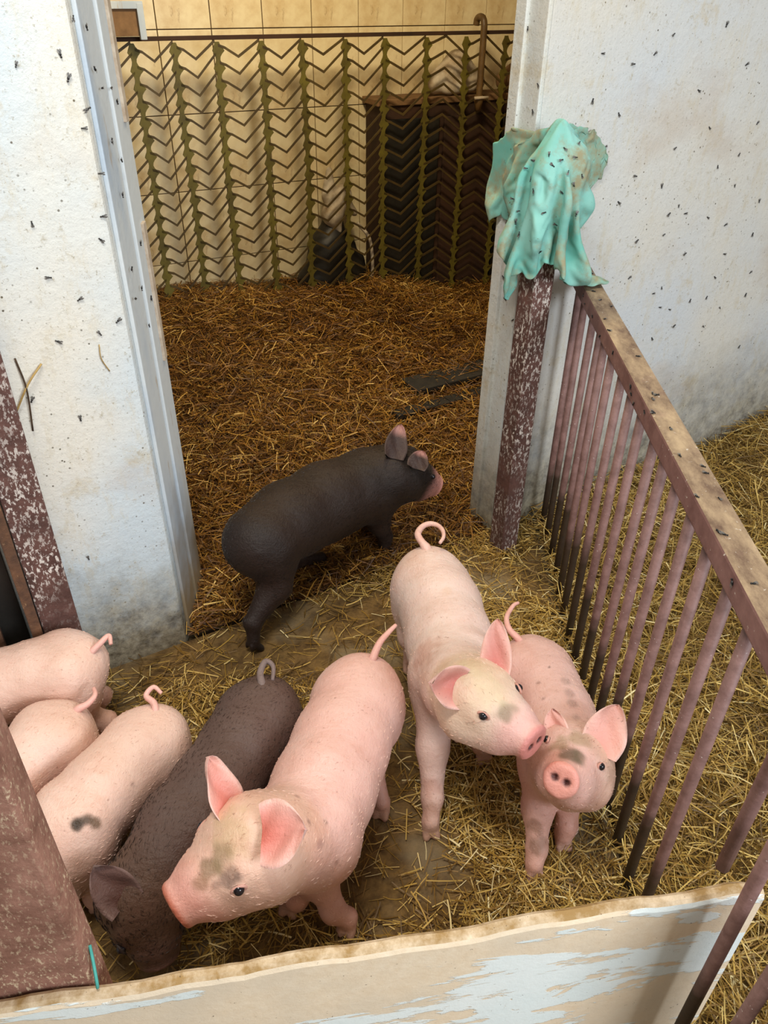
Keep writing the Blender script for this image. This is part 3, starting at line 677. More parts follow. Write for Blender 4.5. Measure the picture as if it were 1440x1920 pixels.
# ------------------------------------------------------------------ straws and twig caught on the left wall
def on_left(px, py, off): return on_plane(px, py, L0-WN*off, WN)
def stalk(name, label, cat, pts, r, mat):
    V, Fc = tube_data(smooth_path(pts, 10), r, 5); o = mesh_obj(name, V, Fc, mat, None, True, origin=pts[0]); tag(o, label, cat)
M_stalk = mat_simple('dry_stalk', S((150, 120, 64)), S((196, 166, 104)), 30)
M_twig = mat_simple('dark_twig', S((58, 42, 26)), S((84, 62, 40)), 30)
stalk('twig', 'dark bent twig stuck to the white wall above the left post', 'twig', [on_left(28, 672, .005), on_left(50, 730, .012), on_left(62, 808, .006)], 0.002, M_twig)
stalk('straw_stalk', 'pale straw stalk stuck slanting to the white wall near the left post', 'straw', [on_left(78, 682, .004), on_left(52, 722, .012), on_left(30, 775, .004)], 0.0022, M_stalk)
stalk('straw_stalk', 'thin curved straw stalk stuck in the middle of the left white wall', 'straw', [on_left(186, 646, .004), on_left(190, 672, .006), on_left(206, 696, .003)], 0.0012, M_stalk)

# ------------------------------------------------------------------ flies
bm = bmesh.new()
bmesh.ops.create_icosphere(bm, subdivisions=1, radius=1, matrix=Matrix.Diagonal((0.0022, 0.0042, 0.0020, 1)))
bmesh.ops.create_icosphere(bm, subdivisions=1, radius=0.0018, matrix=Matrix.Translation((0, 0.0050, 0.0002)))
fly_body = bpy.data.meshes.new('fly_body'); bm.to_mesh(fly_body); bm.free(); fly_body.materials.append(M_fly)
bm = bmesh.new(); vs = [bm.verts.new(v) for v in ((0.0004, 0.0015, 0.0019), (0.0034, -0.0035, 0.0016), (0.0020, -0.0068, 0.0012), (0.0003, -0.005, 0.0016))]; bm.faces.new(vs)
vs = [bm.verts.new((-v.co.x, v.co.y, v.co.z)) for v in vs]; bm.faces.new(vs[::-1])
fly_wing = bpy.data.meshes.new('fly_wings'); bm.to_mesh(fly_wing); bm.free(); fly_wing.materials.append(M_wing)
def fly(p, n, label, group, sc=1.0):
    n = Vector(norm(n)); q_ = n.to_track_quat('Z', 'Y') @ Matrix.Rotation(random.uniform(0, 6.28), 3, 'Z').to_quaternion()
    o = bpy.data.objects.new('fly', fly_body); COL.objects.link(o); o.location = Vector(p)+n*0.0019*sc; o.rotation_euler = q_.to_euler(); o.scale = (sc,)*3
    w = bpy.data.objects.new('wings', fly_wing); COL.objects.link(w); w.parent = o; tag(o, label, 'fly', group)
WN3 = np.array([WN[0], WN[1], 0])
RF = [(1130,100),(1228,100),(1262,65),(1362,45),(1160,215),(1135,275),(1265,278),(1345,313),(1240,348),(1377,348),(1272,386),(1253,402),(1285,400),(1327,408),(1423,376),(1360,421),(1244,440),(1193,452),(1283,476),(1358,476),(1407,510),(1240,540),(1225,550),(1293,564),(1324,558),(1397,553),(1237,576),(1255,580),(1349,577),(1263,611),(1318,612),(1222,635),(1385,650),(1186,120),(1310,170),(1400,120),(1110,190),(1420,230),(1190,330),(1330,240),(1385,290),(1160,380),(1410,440),(1180,520),(1340,520)]
for (a, b) in RF:
    p = on_plane(a, b, R0, WN); fly(p, -WN3, 'small black fly on the white wall right of the doorway', 'flies on the right wall', random.uniform(.9, 1.25))
LFs = [(137,35),(112,100),(128,145),(163,205),(158,240),(190,325),(194,405),(190,450),(222,600),(186,624),(60,748),(150,783),(165,1045),(30,120),(60,420),(110,640),(90,520),(150,560)]
for (a, b) in LFs:
    p = on_left(a, b, 0); fly(p, -WN3, 'small black fly on the white wall left of the doorway', 'flies on the left wall', random.uniform(.9, 1.3))
J1 = L0+jn*0.016; jn3 = np.array([jn[0], jn[1], 0])
for (a, b) in [(160,50),(176,130),(190,165),(207,165),(218,190),(208,265),(226,300),(228,365),(262,455),(264,540),(252,560),(282,560),(278,610),(245,505)]:
    p = on_plane(a, b, J1, jn); fly(p, jn3, 'small black fly on the blue-white door jamb at the left', 'flies on the left jamb', random.uniform(.9, 1.2))
J2 = R0-WD*0.013; wd3 = np.array([WD[0], WD[1], 0])
for (a, b) in [(1010,160),(1000,210),(985,260),(950,470),(945,520),(948,560),(962,600),(925,660),(915,770),(990,55)]:
    p = on_plane(a, b, J2, WD); fly(p, -wd3, 'small black fly on the white door jamb at the right', 'flies on the right jamb', random.uniform(.9, 1.2))
for k in range(34):
    yy = random.uniform(0.75, 2.2)
    rq = rail_pt(yy)+RNn*0.002
    if random.random() < 0.6: fly((rq[0]+random.uniform(-.025, .025), yy, ZR1), (0, 0, 1), 'small black fly on the brown top rail', 'flies on the rail', random.uniform(.8, 1.1))
    else: fly((rq[0]-RHX, yy, random.uniform(ZR0+.01, ZR1-.01)), (-1, 0, 0), 'small black fly on the brown top rail', 'flies on the rail', random.uniform(.8, 1.1))
from mathutils.bvhtree import BVHTree
bv_, bf_ = [], []
for (V, Fc) in rag_geo:
    k = len(bv_); bv_ += [Vector(v) for v in V]; bf_ += [tuple(i+k for i in f_) for f_ in Fc]
bvh = BVHTree.FromPolygons(bv_, bf_)
for (a, b) in [(985,315),(1002,358),(962,372),(970,395),(965,415),(1012,470),(1050,300),(1035,310),(1060,280),(1078,295),(1075,345),(1090,330),(1055,360),(1040,420),(1030,290),(995,335),(1085,270),(1065,325),(975,440),(1020,400),(1080,400),(1000,300)]:
    d = Vector(CM @ np.array([a-720, -(b-960), -FPX])).normalized(); loc, nr_, _, _ = bvh.ray_cast(Vector((0, 0, CAM_H)), d)
    if loc is None: continue
    if nr_.dot(d) > 0: nr_ = -nr_
    fly(loc+nr_*0.0015, nr_, 'small black fly sitting on the teal cloth', 'flies on the teal cloth', random.uniform(.9, 1.2))

# ------------------------------------------------------------------ piglets
def mat_pig(name, rough, sss, bumpk):
    t = NT(name, rough)
    a = t.n('ShaderNodeAttribute'); a.attribute_name = 'hide'
    c = t.mix(t.math('MULTIPLY', t.ramp(t.noise(14, 5, 0.65), 0.35, 0.75), 0.35), a.outputs['Color'], t.mix(1.0, a.outputs['Color'], S((232, 200, 190)), 'MULTIPLY'))
    c = t.mix(t.math('MULTIPLY', t.ramp(t.noise(5.5, 5, 0.7), 0.50, 0.72), 0.5), c, t.mix(1.0, c, S((214, 178, 150)), 'MULTIPLY'))
    c = t.mix(t.math('MULTIPLY', t.ramp(t.noise(90, 4, 0.7), 0.63, 0.72), 0.55), c, t.mix(1.0, c, S((150, 118, 100)), 'MULTIPLY'))
    b = t.b; b.inputs['Subsurface Weight'].default_value = sss; b.inputs['Subsurface Radius'].default_value = (0.02, 0.008, 0.005); b.inputs['Subsurface Scale'].default_value = 0.5
    b.inputs['Sheen Weight'].default_value = 0.02; b.inputs['Specular IOR Level'].default_value = 0.5 if sss else 0.3
    t.bump(t.math('ADD', t.math('ADD', t.noise(190, 4, 0.7, stretch=(1, .45, 1)), t.math('MULTIPLY', t.noise(36, 4, 0.6, stretch=(.6, 1.5, 1)), 1.6)), t.math('MULTIPLY', t.noise(13, 2), 2.5)), bumpk, 0.004)
    return t.out(c)
M_pink = mat_pig('pink_piglet_hide', 0.42, 0.1, 0.45)
M_blk = mat_pig('black_piglet_hide', 0.45, 0.0, 0.6)

CAMP = np.array([0, 0, CAM_H])
def lerp(a, b, t): return np.asarray(a)*(1-t)+np.asarray(b)*t
def piglet(label, trunk, skull, snout, feet, ears, tail, pal, mat, sz=1.0, head_up=(0, 0, 1), patches=(), voxel=0.0052, eyes=(1, 1), name='piglet', hs=1.0, eye_at=(0.30, 0.036), hair=9000, group='piglets in the pen'):
    """trunk: points (xyz, r) rump to neck; feet: FL FR HL HR ground points or None"""
    T = [np.asarray(p, float) for p, r in trunk]; TR = [r*sz for p, r in trunk]
    R, Sh = T[0], T[-2]
    f = norm((Sh-R)*[1, 1, 0]); rt = np.array([f[1], -f[0], 0])
    prims = []
    for i in range(len(T)-1): prims.append((T[i], T[i+1], TR[i], TR[i+1], 0.03))
    dn = np.array([0, 0, -1.0])
    prims.append((lerp(T[1], T[2], .3)+dn*.030*sz, T[3]+dn*.035*sz, TR[1]*.80, TR[3]*.80, 0.04))          # belly and brisket
    for sg in (-1, 1):
        prims.append((Sh+rt*sg*0.032*sz+np.array([0, 0, .030*sz])-f*.02, Sh+rt*sg*0.042*sz+dn*.045*sz, 0.056*sz, 0.054*sz, 0.022))   # shoulder blade
        prims.append((R+rt*sg*0.032*sz+f*.025*sz+np.array([0, 0, .012]), R+rt*sg*0.038*sz+dn*.06*sz+f*.02*sz, 0.062*sz, 0.060*sz, 0.022))   # ham
    C = np.asarray(skull, float); N = np.asarray(snout, float); u = norm(N-C); hl = np.linalg.norm(N-C)
    side = norm(np.cross(u, head_up)); w = np.cross(side, u); h = hs
    prims.append((T[-1], C, TR[-1], 0.074*h, 0.035))
    prims += [(C, C+u*hl*0.55, 0.073*h, 0.054*h, 0.03), (C+u*hl*0.5-w*.004, N-u*0.014, 0.054*h, 0.037*h, 0.02),
              (N-u*0.020, N-u*0.010, 0.032*h, 0.039*h, 0.006)]
    for sg in (-1, 1):
        prims.append((C+side*sg*0.036*h-w*0.026*h+u*0.015, C+side*sg*0.026*h-w*0.03*h+u*hl*0.5, 0.048*h, 0.030*h, 0.03))
        prims.append((C+u*0.030*h+side*sg*0.040*h+w*0.034*h, C+u*0.050*h+side*sg*0.046*h+w*0.028*h, 0.024*h, 0.018*h, 0.02))
    prims.append((C-w*0.048*h+u*0.02, N-u*0.045-w*0.026*h, 0.048*h, 0.020*h, 0.012))
    hoofs = []
    legk = 0.035
    for i, ft in enumerate(feet):
        if ft is None: continue
        sg = -1 if i % 2 == 0 else 1
        if isinstance(ft, str): F = (Sh if i < 2 else R)*[1, 1, 0]+rt*sg*0.048*sz+f*(0.012 if i < 2 else -0.01)
        else: F = np.asarray(ft, float)
        F = F+np.array([0, 0, 0.0105])
        if i < 2:
            A = Sh+rt*sg*0.040*sz-np.array([0, 0, 0.02])
            E_ = lerp(A, F, 0.48)-f*0.012; W_ = lerp(A, F, 0.76)+f*0.006; 
            fe = F+np.array([0, 0, 0.03])
            Kn = W_+f*0.004; prims += [(A, E_, 0.054*sz, 0.036*sz, 0.035), (E_, W_, 0.036*sz, 0.0235*sz, 0.02), (Kn, Kn-np.array([0, 0, .012]), 0.0255*sz, 0.0235*sz, 0.012), (W_, fe, 0.0205*sz, 0.0185*sz, 0.012), (fe-f*.004, fe-f*.003-np.array([0, 0, .006]), 0.0205*sz, 0.0195*sz, 0.008)]
        else:
            A = R+rt*sg*0.036*sz-np.array([0, 0, 0.02])+f*0.02
            K = lerp(A, F, 0.42)+f*0.035; Hk = lerp(A, F, 0.68)-f*0.028; fe = F+np.array([0, 0, 0.03])
            prims += [(A, K, 0.062*sz, 0.046*sz, 0.035), (K, Hk, 0.046*sz, 0.025*sz, 0.022), (Hk, Hk-f*.010+np.array([0, 0, .006]), 0.024*sz, 0.018*sz, 0.012), (Hk, fe, 0.0225*sz, 0.0185*sz, 0.012)]
        for s2 in (-1, 1):
            prims.append((fe-np.array([0, 0, .010])+rt*s2*0.008, F+f*0.016+rt*s2*0.0115, 0.0125*sz, 0.0105*sz, 0.003)); prims.append((fe-f*.016-np.array([0, 0, .004])+rt*s2*.010, fe-f*.018-np.array([0, 0, .016])+rt*s2*.012, .007*sz, .006*sz, .004))
        hoofs.append(F)
    cuts = [(N+u*0.006+side*sg*0.0125*h+w*0.002, N-u*0.010+side*sg*0.0125*h+w*0.002, 0.0078*h, 0.004*h) for sg in (-1, 1)]
    V, Q = surface(prims, voxel, cuts, (N, u, 0.05*h))
    # pigment
    n = len(V); col = np.tile(np.array(pal['body'])[None], (n, 1)).astype(float)
    def blend(m, c): 
        m = np.clip(m, 0, 1)[:, None]; col[:] = col*(1-m)+np.array(c)*m
    nz = np.sin(V[:, 0]*37+V[:, 1]*51)*0.5+np.sin(V[:, 1]*83-V[:, 2]*61)*0.5
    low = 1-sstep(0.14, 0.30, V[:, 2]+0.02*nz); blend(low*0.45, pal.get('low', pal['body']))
    blend(np.clip(0.5+0.5*np.sin(V[:, 0]*23+np.sin(V[:, 1]*19)*2+V[:, 2]*17), 0, 1)*0.30, pal.get('mott', pal['body']))
    dh = np.linalg.norm(V-C, axis=1)
    if 'head' in pal: blend(1-sstep(0.07*h, 0.13*h, dh+0.008*nz), pal['head'])
    dsn = (V-N)@u; rad = np.linalg.norm(V-N-np.outer(dsn, u), axis=1)
    msn = sstep(-0.085, -0.03, dsn+0.006*nz)*(rad < 0.08); blend(msn*0.65, pal['snout'])
    blend(sstep(-0.014, -0.005, dsn)*(rad < 0.06), pal['disc'])
    for sg in (-1, 1):
        d = np.linalg.norm(V-(N-u*0.004+side*sg*0.0125*h+w*0.002), axis=1); blend(1-sstep(0.006, 0.011, d), S((90, 48, 44))[:3])
    for F in hoofs:
        d = np.linalg.norm((V-F)*[1, 1, 0], axis=1); blend((1-sstep(0.02, 0.045, V[:, 2]+0.006*nz-F[2]+0.012))*(d < 0.06)*0.85, pal['hoof'])
        blend((1-sstep(0.05, 0.13, V[:, 2]))*(d < 0.07)*0.45, pal.get('legdirt', pal['hoof']))
    cr = V-CAMP; cl = np.linalg.norm(cr, axis=1)
    for (mx, my, r, c, st) in patches:                # mud marks sit where that spot of the hide is
        ry = norm(CM @ np.array([mx-720, -(my-960), -FPX])); al = cr@ry; off_ = np.sqrt(np.maximum(cl**2-al**2, 0)); ok = off_ < 0.012
        if not ok.any(): continue
        pt = V[ok][np.argmin(al[ok])]
        nz2 = np.sin(V[:, 0]*210+V[:, 2]*140)*0.5+np.sin(V[:, 1]*190+V[:, 0]*90)*0.5
        d = np.linalg.norm(V-pt, axis=1); blend((1-sstep(r*0.35, r, d+r*0.18*nz+r*0.18*nz2))*st, c)
    Vall = [V]; faces = [tuple(q_) for q_ in Q.tolist()]; cols = [col]; off = n
    # ears: cupped leaves with thickness
    for (b, tip, facing, wd, cup) in ears:
        b = np.asarray(b, float); tip = np.asarray(tip, float); ax = tip-b; L = np.linalg.norm(ax); ax /= L
        fn = norm(facing); fn = norm(fn-ax*np.dot(fn, ax)); sd = np.cross(ax, fn)
        NU, NVv = 17, 13; pts = []; cc = []
        for layer in (0, 1):
            for i in range(NU):
                t = i/(NU-1); wv = wd*(0.80+0.75*t-0.75*t*t)*max(0, 1-t**2.4)**0.62+0.0008
                for k in range(NVv):
                    v = k/(NVv-1)*2-1
                    edge = 1-abs(v)**4*0.9
                    th = (0.0042 if layer == 0 else -0.0042)*edge*(1.3-0.6*t)
                    cu = cup*wd*(v*v-0.5)*(1-0.45*t)+0.10*L*t*t*np.sign(cup)+0.0025*math.sin(9*t+5*v)
                    pts.append(b-ax*0.012+ax*(L+0.012)*t+sd*v*wv+fn*(cu+th))
                    inner = layer == 0
                    mid = (1-v*v)*(1-t*0.7)
                    ce_ = lerp(pal['ear_in'], pal['ear_core'], np.clip(mid, 0, 1)) if inner else np.array(pal['ear_out'])
                    cc.append(lerp(ce_, pal['ear_tip'], float(sstep(.6, .9, np.array(t)))) if 'ear_tip' in pal else ce_)
        g = lambda l, i, k: off+l*NU*NVv+i*NVv+k
        for i in range(NU-1):
            for k in range(NVv-1):
                faces.append((g(0, i, k), g(0, i, k+1), g(0, i+1, k+1), g(0, i+1, k))[::-1])
                faces.append((g(1, i, k), g(1, i, k+1), g(1, i+1, k+1), g(1, i+1, k)))
            for k0, k1 in ((0, 0), (NVv-1, NVv-1)):
                fc = (g(0, i, k0), g(0, i+1, k0), g(1, i+1, k0), g(1, i, k0)); faces.append(fc if k0 else fc[::-1])
        for k in range(NVv-1):
            faces.append((g(0, NU-1, k), g(0, NU-1, k+1), g(1, NU-1, k+1), g(1, NU-1, k))[::-1])
        Vall.append(np.array(pts)); cols.append(np.array(cc)); off += len(pts)
    if tail:
        pts = smooth_path([lerp(tail[0], T[0], 0.35)]+list(tail), 36); rr = [0.0108*(1-0.6*i/36)*sz for i in range(37)]; rr[0] = rr[1] = rr[2] = 0.016*sz; rr[3] = rr[4] = .0145*sz; rr[5] = .0125*sz
        tv, tf = tube_data(pts, rr, 8); faces += [tuple(off+i for i in fc) for fc in tf]
        Vall.append(np.array(tv)); cols.append(np.tile(np.array(pal.get('tail', pal['body']))[None], (len(tv), 1))); off += len(tv)
    Vall = np.concatenate(Vall); cols = np.concatenate(cols)
    org = np.array([*(lerp(R, Sh, 0.5)[:2]), 0.0])
    root = empty(name, org); tag(root, label, 'pig', group)
    o = mesh_obj('body', Vall-org, faces, mat, None, True); o.parent = root
    at_ = o.data.color_attributes.new('hide', 'FLOAT_COLOR', 'POINT')
    at_.data.foreach_set('color', np.concatenate([cols[:, :3], np.ones((len(cols), 1))], 1).astype(np.float32).ravel())
    for sg, on in zip((-1, 1), eyes):
        if not on: continue
        p = C+u*hl*eye_at[0]+w*eye_at[1]*h; dr = norm(side*sg+w*0.12+u*0.38)
        rel = V-p; tt = rel@dr; dist = np.linalg.norm(rel-np.outer(tt, dr), axis=1); ok = (dist < 0.008) & (tt > 0)
        k = tt[ok].max() if ok.any() else 0.05
        ctr = p+dr*(k-0.0035)
        bm = bmesh.new(); bmesh.ops.create_uvsphere(bm, u_segments=14, v_segments=10, radius=0.0088*h)
        e = bm_obj('eye', bm, M_eye, None, True); e.parent = root; e.location = Vector(ctr-org)
        ev = norm(u-dr*np.dot(u, dr)); ew = np.cross(dr, ev); LV = []; LF_ = []
        for i in range(20):
            a_ = 2*math.pi*i/20; rd = ev*math.cos(a_)*1.18+ew*math.sin(a_)*0.78
            for k_ in range(8):
                b_ = 2*math.pi*k_/8; LV.append(ctr+dr*(-0.0004+0.0026*math.sin(b_))*h+rd*(0.0092+0.0026*math.cos(b_))*h)
        for i in range(20):
            for k_ in range(8): LF_.append((i*8+k_, ((i+1) % 20)*8+k_, ((i+1) % 20)*8+(k_+1) % 8, i*8+(k_+1) % 8))
        el = mesh_obj('eyelid', np.array(LV)-org, LF_, mat, None, True); el.parent = root
        ca = el.data.color_attributes.new('hide', 'FLOAT_COLOR', 'POINT'); ca.data.foreach_set('color', np.tile(np.array([*pal.get('lid', pal['head']), 1.0], np.float32), len(LV)))
    # coat: short bristles lying backwards
    if hair:
        if mat is M_pink: hair = 2600
        tri = np.array(Q); A0, B0_, C0, D0 = V[tri[:, 0]], V[tri[:, 1]], V[tri[:, 2]], V[tri[:, 3]]
        nn = np.cross(C0-A0, D0-B0_); ar = np.linalg.norm(nn, axis=1); nn /= ar[:, None]+1e-12
        cen = (A0+B0_+C0+D0)/4
        okf = (cen[:, 2] > 0.05) & (dsn[tri[:, 0]] < -0.03); pr = ar*okf; pr /= pr.sum()
        ii = RNG.choice(len(tri), hair, p=pr); uu = RNG.uniform(0, 1, (hair, 2))
        base = A0[ii]+(B0_[ii]-A0[ii])*uu[:, :1]+(D0[ii]-A0[ii])*uu[:, 1:]; nrm = nn[ii]
        hd = 1-sstep(0.08, 0.16, np.linalg.norm(base-C, axis=1))[:, None]
        flow = -f*(1-hd)-u*hd+np.array([0, 0, -0.35])+RNG.normal(0, 0.28, (hair, 3))
        flow -= nrm*np.sum(flow*nrm, 1)[:, None]; flow /= np.linalg.norm(flow, axis=1)[:, None]+1e-9
        ln = RNG.uniform(0.006, 0.014, (hair, 1))*(1+0.35*hd); dirv = flow*0.97+nrm*RNG.uniform(0.03, 0.16, (hair, 1))
        sd = np.cross(flow, nrm)*0.00015
        HV = np.stack([base-sd-nrm*.001, base+sd-nrm*.001, base+dirv*ln*0.6+sd*.6, base+dirv*ln-nrm*ln*0.10], 1).reshape(-1, 3)-org
        k4 = np.arange(hair)[:, None]*4
        HF = np.concatenate([k4+np.array([0, 1, 2]), k4+np.array([0, 2, 3])], 1).reshape(-1, 3)
        me = bpy.data.meshes.new('bristles'); me.vertices.add(len(HV)); me.vertices.foreach_set('co', HV.astype(np.float32).ravel())
        me.loops.add(HF.size); me.loops.foreach_set('vertex_index', HF.astype(np.int32).ravel()); me.polygons.add(len(HF)); me.polygons.foreach_set('loop_start', (np.arange(len(HF))*3).astype(np.int32)); me.update(); me.validate()
        me.materials.append(pal['hair']); ho = bpy.data.objects.new('bristles', me); COL.objects.link(ho); ho.parent = root; ho['kind'] = 'stuff'
    return root

M_hair_pale = mat_simple('pale_bristle', S((224, 188, 170)), S((238, 208, 192)), 40, 0.5, 0)
M_hair_dark = mat_simple('dark_bristle', S((30, 26, 24)), S((58, 48, 42)), 40, 0.45, 0)
def c3(*rgb): return S(rgb)[:3]
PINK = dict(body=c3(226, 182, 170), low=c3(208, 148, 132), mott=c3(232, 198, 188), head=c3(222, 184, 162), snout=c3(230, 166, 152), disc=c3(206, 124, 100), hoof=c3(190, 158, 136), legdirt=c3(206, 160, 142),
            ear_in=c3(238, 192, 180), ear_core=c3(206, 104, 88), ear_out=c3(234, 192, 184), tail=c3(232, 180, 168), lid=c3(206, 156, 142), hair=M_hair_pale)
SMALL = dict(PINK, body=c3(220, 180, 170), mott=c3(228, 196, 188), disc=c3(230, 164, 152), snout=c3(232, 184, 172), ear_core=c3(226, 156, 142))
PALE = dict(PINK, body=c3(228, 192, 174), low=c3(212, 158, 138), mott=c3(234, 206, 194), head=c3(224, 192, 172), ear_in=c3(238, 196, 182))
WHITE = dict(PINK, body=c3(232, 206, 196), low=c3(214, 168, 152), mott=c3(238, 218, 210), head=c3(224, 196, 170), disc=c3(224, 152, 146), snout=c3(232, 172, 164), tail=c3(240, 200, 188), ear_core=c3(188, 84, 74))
BLACK = dict(body=c3(40, 31, 27), low=c3(50, 34, 28), mott=c3(58, 44, 38), head=c3(36, 29, 26), snout=c3(222, 158, 146), disc=c3(232, 168, 154), ear_tip=c3(196, 146, 136), hoof=c3(40, 36, 34), legdirt=c3(36, 30, 28), ear_in=c3(84, 68, 62), ear_core=c3(66, 52, 50), ear_out=c3(44, 38, 36), tail=c3(56, 48, 45), lid=c3(34, 28, 26), hair=M_hair_dark)
BROWN = dict(body=c3(88, 68, 60), low=c3(104, 66, 48), mott=c3(110, 90, 84), head=c3(96, 72, 58), snout=c3(92, 70, 62), disc=c3(112, 82, 76), hoof=c3(58, 48, 42), legdirt=c3(58, 46, 40), ear_in=c3(128, 104, 98), ear_core=c3(78, 42, 30), ear_out=c3(112, 96, 96), tail=c3(124, 108, 104), lid=c3(50, 40, 36), hair=M_hair_dark)
def toc(p): return norm(CAMP-p)
def G(px, py): p = at(px, py, 0); p[2] = 0; return p

# large pink piglet in front, head turned left
t4 = [(at(676, 1302, .285), .092), (at(640, 1395, .275), .098), (at(606, 1480, .270), .100), (at(572, 1560, .275), .094), (at(520, 1580, .33), .082)]
b1, b2 = at(430, 1522, .425), at(503, 1564, .468)
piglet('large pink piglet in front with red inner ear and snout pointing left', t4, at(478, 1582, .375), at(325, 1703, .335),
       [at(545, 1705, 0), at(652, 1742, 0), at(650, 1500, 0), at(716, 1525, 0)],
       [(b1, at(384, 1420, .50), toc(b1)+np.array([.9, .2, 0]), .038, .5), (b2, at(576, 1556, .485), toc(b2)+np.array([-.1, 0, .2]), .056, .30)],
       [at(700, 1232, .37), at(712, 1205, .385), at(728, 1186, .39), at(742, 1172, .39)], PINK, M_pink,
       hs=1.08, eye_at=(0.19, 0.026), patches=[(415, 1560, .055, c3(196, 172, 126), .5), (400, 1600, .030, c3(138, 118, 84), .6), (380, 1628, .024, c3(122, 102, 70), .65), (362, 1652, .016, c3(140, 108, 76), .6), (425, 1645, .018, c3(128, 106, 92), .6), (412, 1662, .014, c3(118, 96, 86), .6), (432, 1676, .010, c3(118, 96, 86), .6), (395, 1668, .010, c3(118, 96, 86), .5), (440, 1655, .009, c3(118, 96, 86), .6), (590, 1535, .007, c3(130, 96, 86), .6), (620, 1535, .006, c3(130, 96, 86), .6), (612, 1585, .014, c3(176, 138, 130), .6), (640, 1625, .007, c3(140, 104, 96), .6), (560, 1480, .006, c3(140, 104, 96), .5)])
# white piglet with the ring tail
t2 = [(at(805, 1090, .285), .094), (at(826, 1140, .275), .100), (at(842, 1200, .27), .101), (at(852, 1262, .285), .094), (at(868, 1288, .335), .082)]
b1, b2 = at(860, 1288, .455), at(928, 1262, .44)
tb = at(800, 1030, .37); 
ring = [tb]+[at(808+24*math.cos(a), 1003-21*math.sin(a), .39) for a in np.linspace(math.pi*1.05, -math.pi*0.25, 8)]
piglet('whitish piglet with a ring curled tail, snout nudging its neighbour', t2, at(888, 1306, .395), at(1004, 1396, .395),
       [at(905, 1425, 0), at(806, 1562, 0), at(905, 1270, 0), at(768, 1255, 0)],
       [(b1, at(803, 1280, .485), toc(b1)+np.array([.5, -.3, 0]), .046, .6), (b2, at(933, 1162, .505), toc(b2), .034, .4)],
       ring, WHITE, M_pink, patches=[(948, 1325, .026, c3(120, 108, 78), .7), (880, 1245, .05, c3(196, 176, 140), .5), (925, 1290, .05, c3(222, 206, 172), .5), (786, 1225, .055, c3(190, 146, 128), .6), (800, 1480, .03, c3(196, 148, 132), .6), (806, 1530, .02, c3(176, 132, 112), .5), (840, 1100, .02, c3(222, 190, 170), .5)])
# small spotted piglet facing us beside the rail
t3 = [(at(995, 1245, .235), .078), (at(1018, 1290, .23), .088), (at(1040, 1345, .23), .092), (at(1056, 1405, .235), .088), (at(1066, 1425, .27), .076)]
b1, b2 = at(1046, 1388, .315), at(1124, 1402, .325)
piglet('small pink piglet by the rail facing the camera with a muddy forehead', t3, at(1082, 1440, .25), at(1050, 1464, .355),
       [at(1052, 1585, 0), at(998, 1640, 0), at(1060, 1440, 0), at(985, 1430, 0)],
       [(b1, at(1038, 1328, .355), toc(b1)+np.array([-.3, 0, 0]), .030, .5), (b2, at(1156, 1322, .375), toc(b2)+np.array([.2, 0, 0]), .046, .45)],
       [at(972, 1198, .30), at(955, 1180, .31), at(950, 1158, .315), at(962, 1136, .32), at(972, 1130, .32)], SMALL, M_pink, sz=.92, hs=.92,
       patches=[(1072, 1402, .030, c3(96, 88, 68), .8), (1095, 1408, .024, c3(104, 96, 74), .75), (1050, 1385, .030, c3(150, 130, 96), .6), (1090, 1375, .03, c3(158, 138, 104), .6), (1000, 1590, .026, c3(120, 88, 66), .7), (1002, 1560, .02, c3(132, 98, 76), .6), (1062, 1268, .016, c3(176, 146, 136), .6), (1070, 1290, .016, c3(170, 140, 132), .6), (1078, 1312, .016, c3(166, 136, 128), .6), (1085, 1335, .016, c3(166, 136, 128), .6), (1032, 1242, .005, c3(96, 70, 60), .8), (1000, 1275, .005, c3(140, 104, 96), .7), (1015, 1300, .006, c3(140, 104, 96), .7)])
# black piglet in the doorway
t1 = [(at(486, 1015, .285), .104), (at(540, 975, .28), .112), (at(610, 938, .275), .114), (at(690, 905, .28), .106), (at(735, 890, .30), .09)]
b1, b2 = at(738, 852, .40), at(782, 872, .38)
piglet('black piglet with a pink snout walking into the doorway', t1, at(757, 885, .30), at(818, 912, .22),
       [at(690, 985, 0), at(722, 1035, 0), at(602, 1062, 0), at(478, 1222, 0)],
       [(b1, at(748, 798, .46), toc(b1)+np.array([.4, 0, 0]), .040, .5), (b2, at(792, 846, .41), toc(b2), .034, .5)],
       [at(452, 990, .33), at(443, 1012, .30), at(450, 1030, .27), at(470, 1022, .25)], BLACK, M_blk, sz=1.0, hs=1.0)
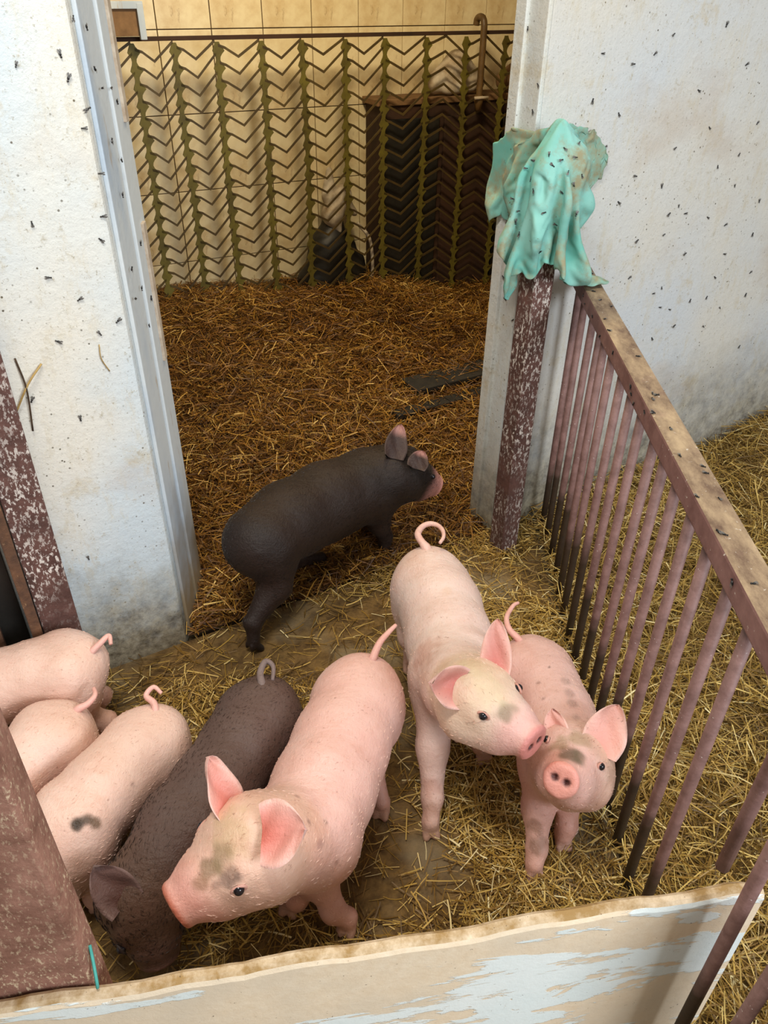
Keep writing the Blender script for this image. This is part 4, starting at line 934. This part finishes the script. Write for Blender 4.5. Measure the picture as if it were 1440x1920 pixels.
# brown black piglet with its head down
t5 = [(at(494, 1336, .252), .085), (at(453, 1402, .247), .088), (at(401, 1482, .242), .088), (at(338, 1572, .23), .081), (at(305, 1620, .225), .072)]
b1 = at(232, 1686, .26)
piglet('dark brown piglet with its head lowered beside the large pink one', t5, at(268, 1674, .195), at(300, 1800, .075),
       ['auto', 'auto', 'auto', 'auto'],
       [(b1, at(176, 1622, .315), toc(b1)+np.array([-.15, -.2, 0]), .040, .6)],
       [at(492, 1288, .325), at(488, 1262, .335), at(498, 1240, .34), at(512, 1250, .335), at(511, 1276, .325)], BROWN, M_blk, sz=.97)
# three pale piglets at the left
t6 = [(at(288, 1388, .24), .084), (at(246, 1432, .24), .088), (at(190, 1488, .236), .088), (at(128, 1556, .23), .082), (at(100, 1596, .215), .070)]
piglet('pale pink piglet with a brown smear on its shoulder', t6, at(76, 1632, .165), at(20, 1728, .06),
       ['auto', 'auto', 'auto', 'auto'], [],
       [at(292, 1338, .305), at(288, 1318, .315), at(274, 1304, .32), at(288, 1288, .33), at(303, 1300, .32)], PALE, M_pink,
       patches=[(146, 1533, .018, c3(66, 46, 20), .95), (158, 1538, .018, c3(58, 40, 16), .95), (172, 1544, .017, c3(74, 52, 22), .9), (188, 1549, .016, c3(92, 66, 32), .85), (250, 1500, .03, c3(206, 172, 156), .4), (260, 1470, .006, c3(130, 96, 90), .7)], sz=.92, eyes=(0, 0))
t7 = [(at(116, 1372, .23), .071), (at(74, 1408, .23), .073), (at(16, 1460, .225), .073), (at(-44, 1514, .225), .069), (at(-80, 1552, .215), .060)]
piglet('pale piglet squeezed between two others behind the near left post', t7, at(-112, 1584, .185), at(-200, 1660, .07),
       ['auto', 'auto', 'auto', 'auto'], [],
       [at(146, 1330, .285), at(164, 1320, .29), at(178, 1304, .295), at(176, 1290, .295)], PALE, M_pink, sz=.96, eyes=(0, 0))
t8 = [(at(144, 1246, .25), .074), (at(70, 1264, .25), .077), (at(-10, 1286, .245), .077), (at(-95, 1316, .245), .072), (at(-140, 1336, .24), .062)]
piglet('pale piglet by the white wall cut off by the left edge', t8, at(-185, 1358, .215), at(-320, 1418, .12),
       ['auto', 'auto', 'auto', 'auto'], [],
       [at(172, 1222, .30), at(188, 1206, .31), at(204, 1192, .315), at(208, 1208, .31)], PALE, M_pink, eyes=(0, 0))
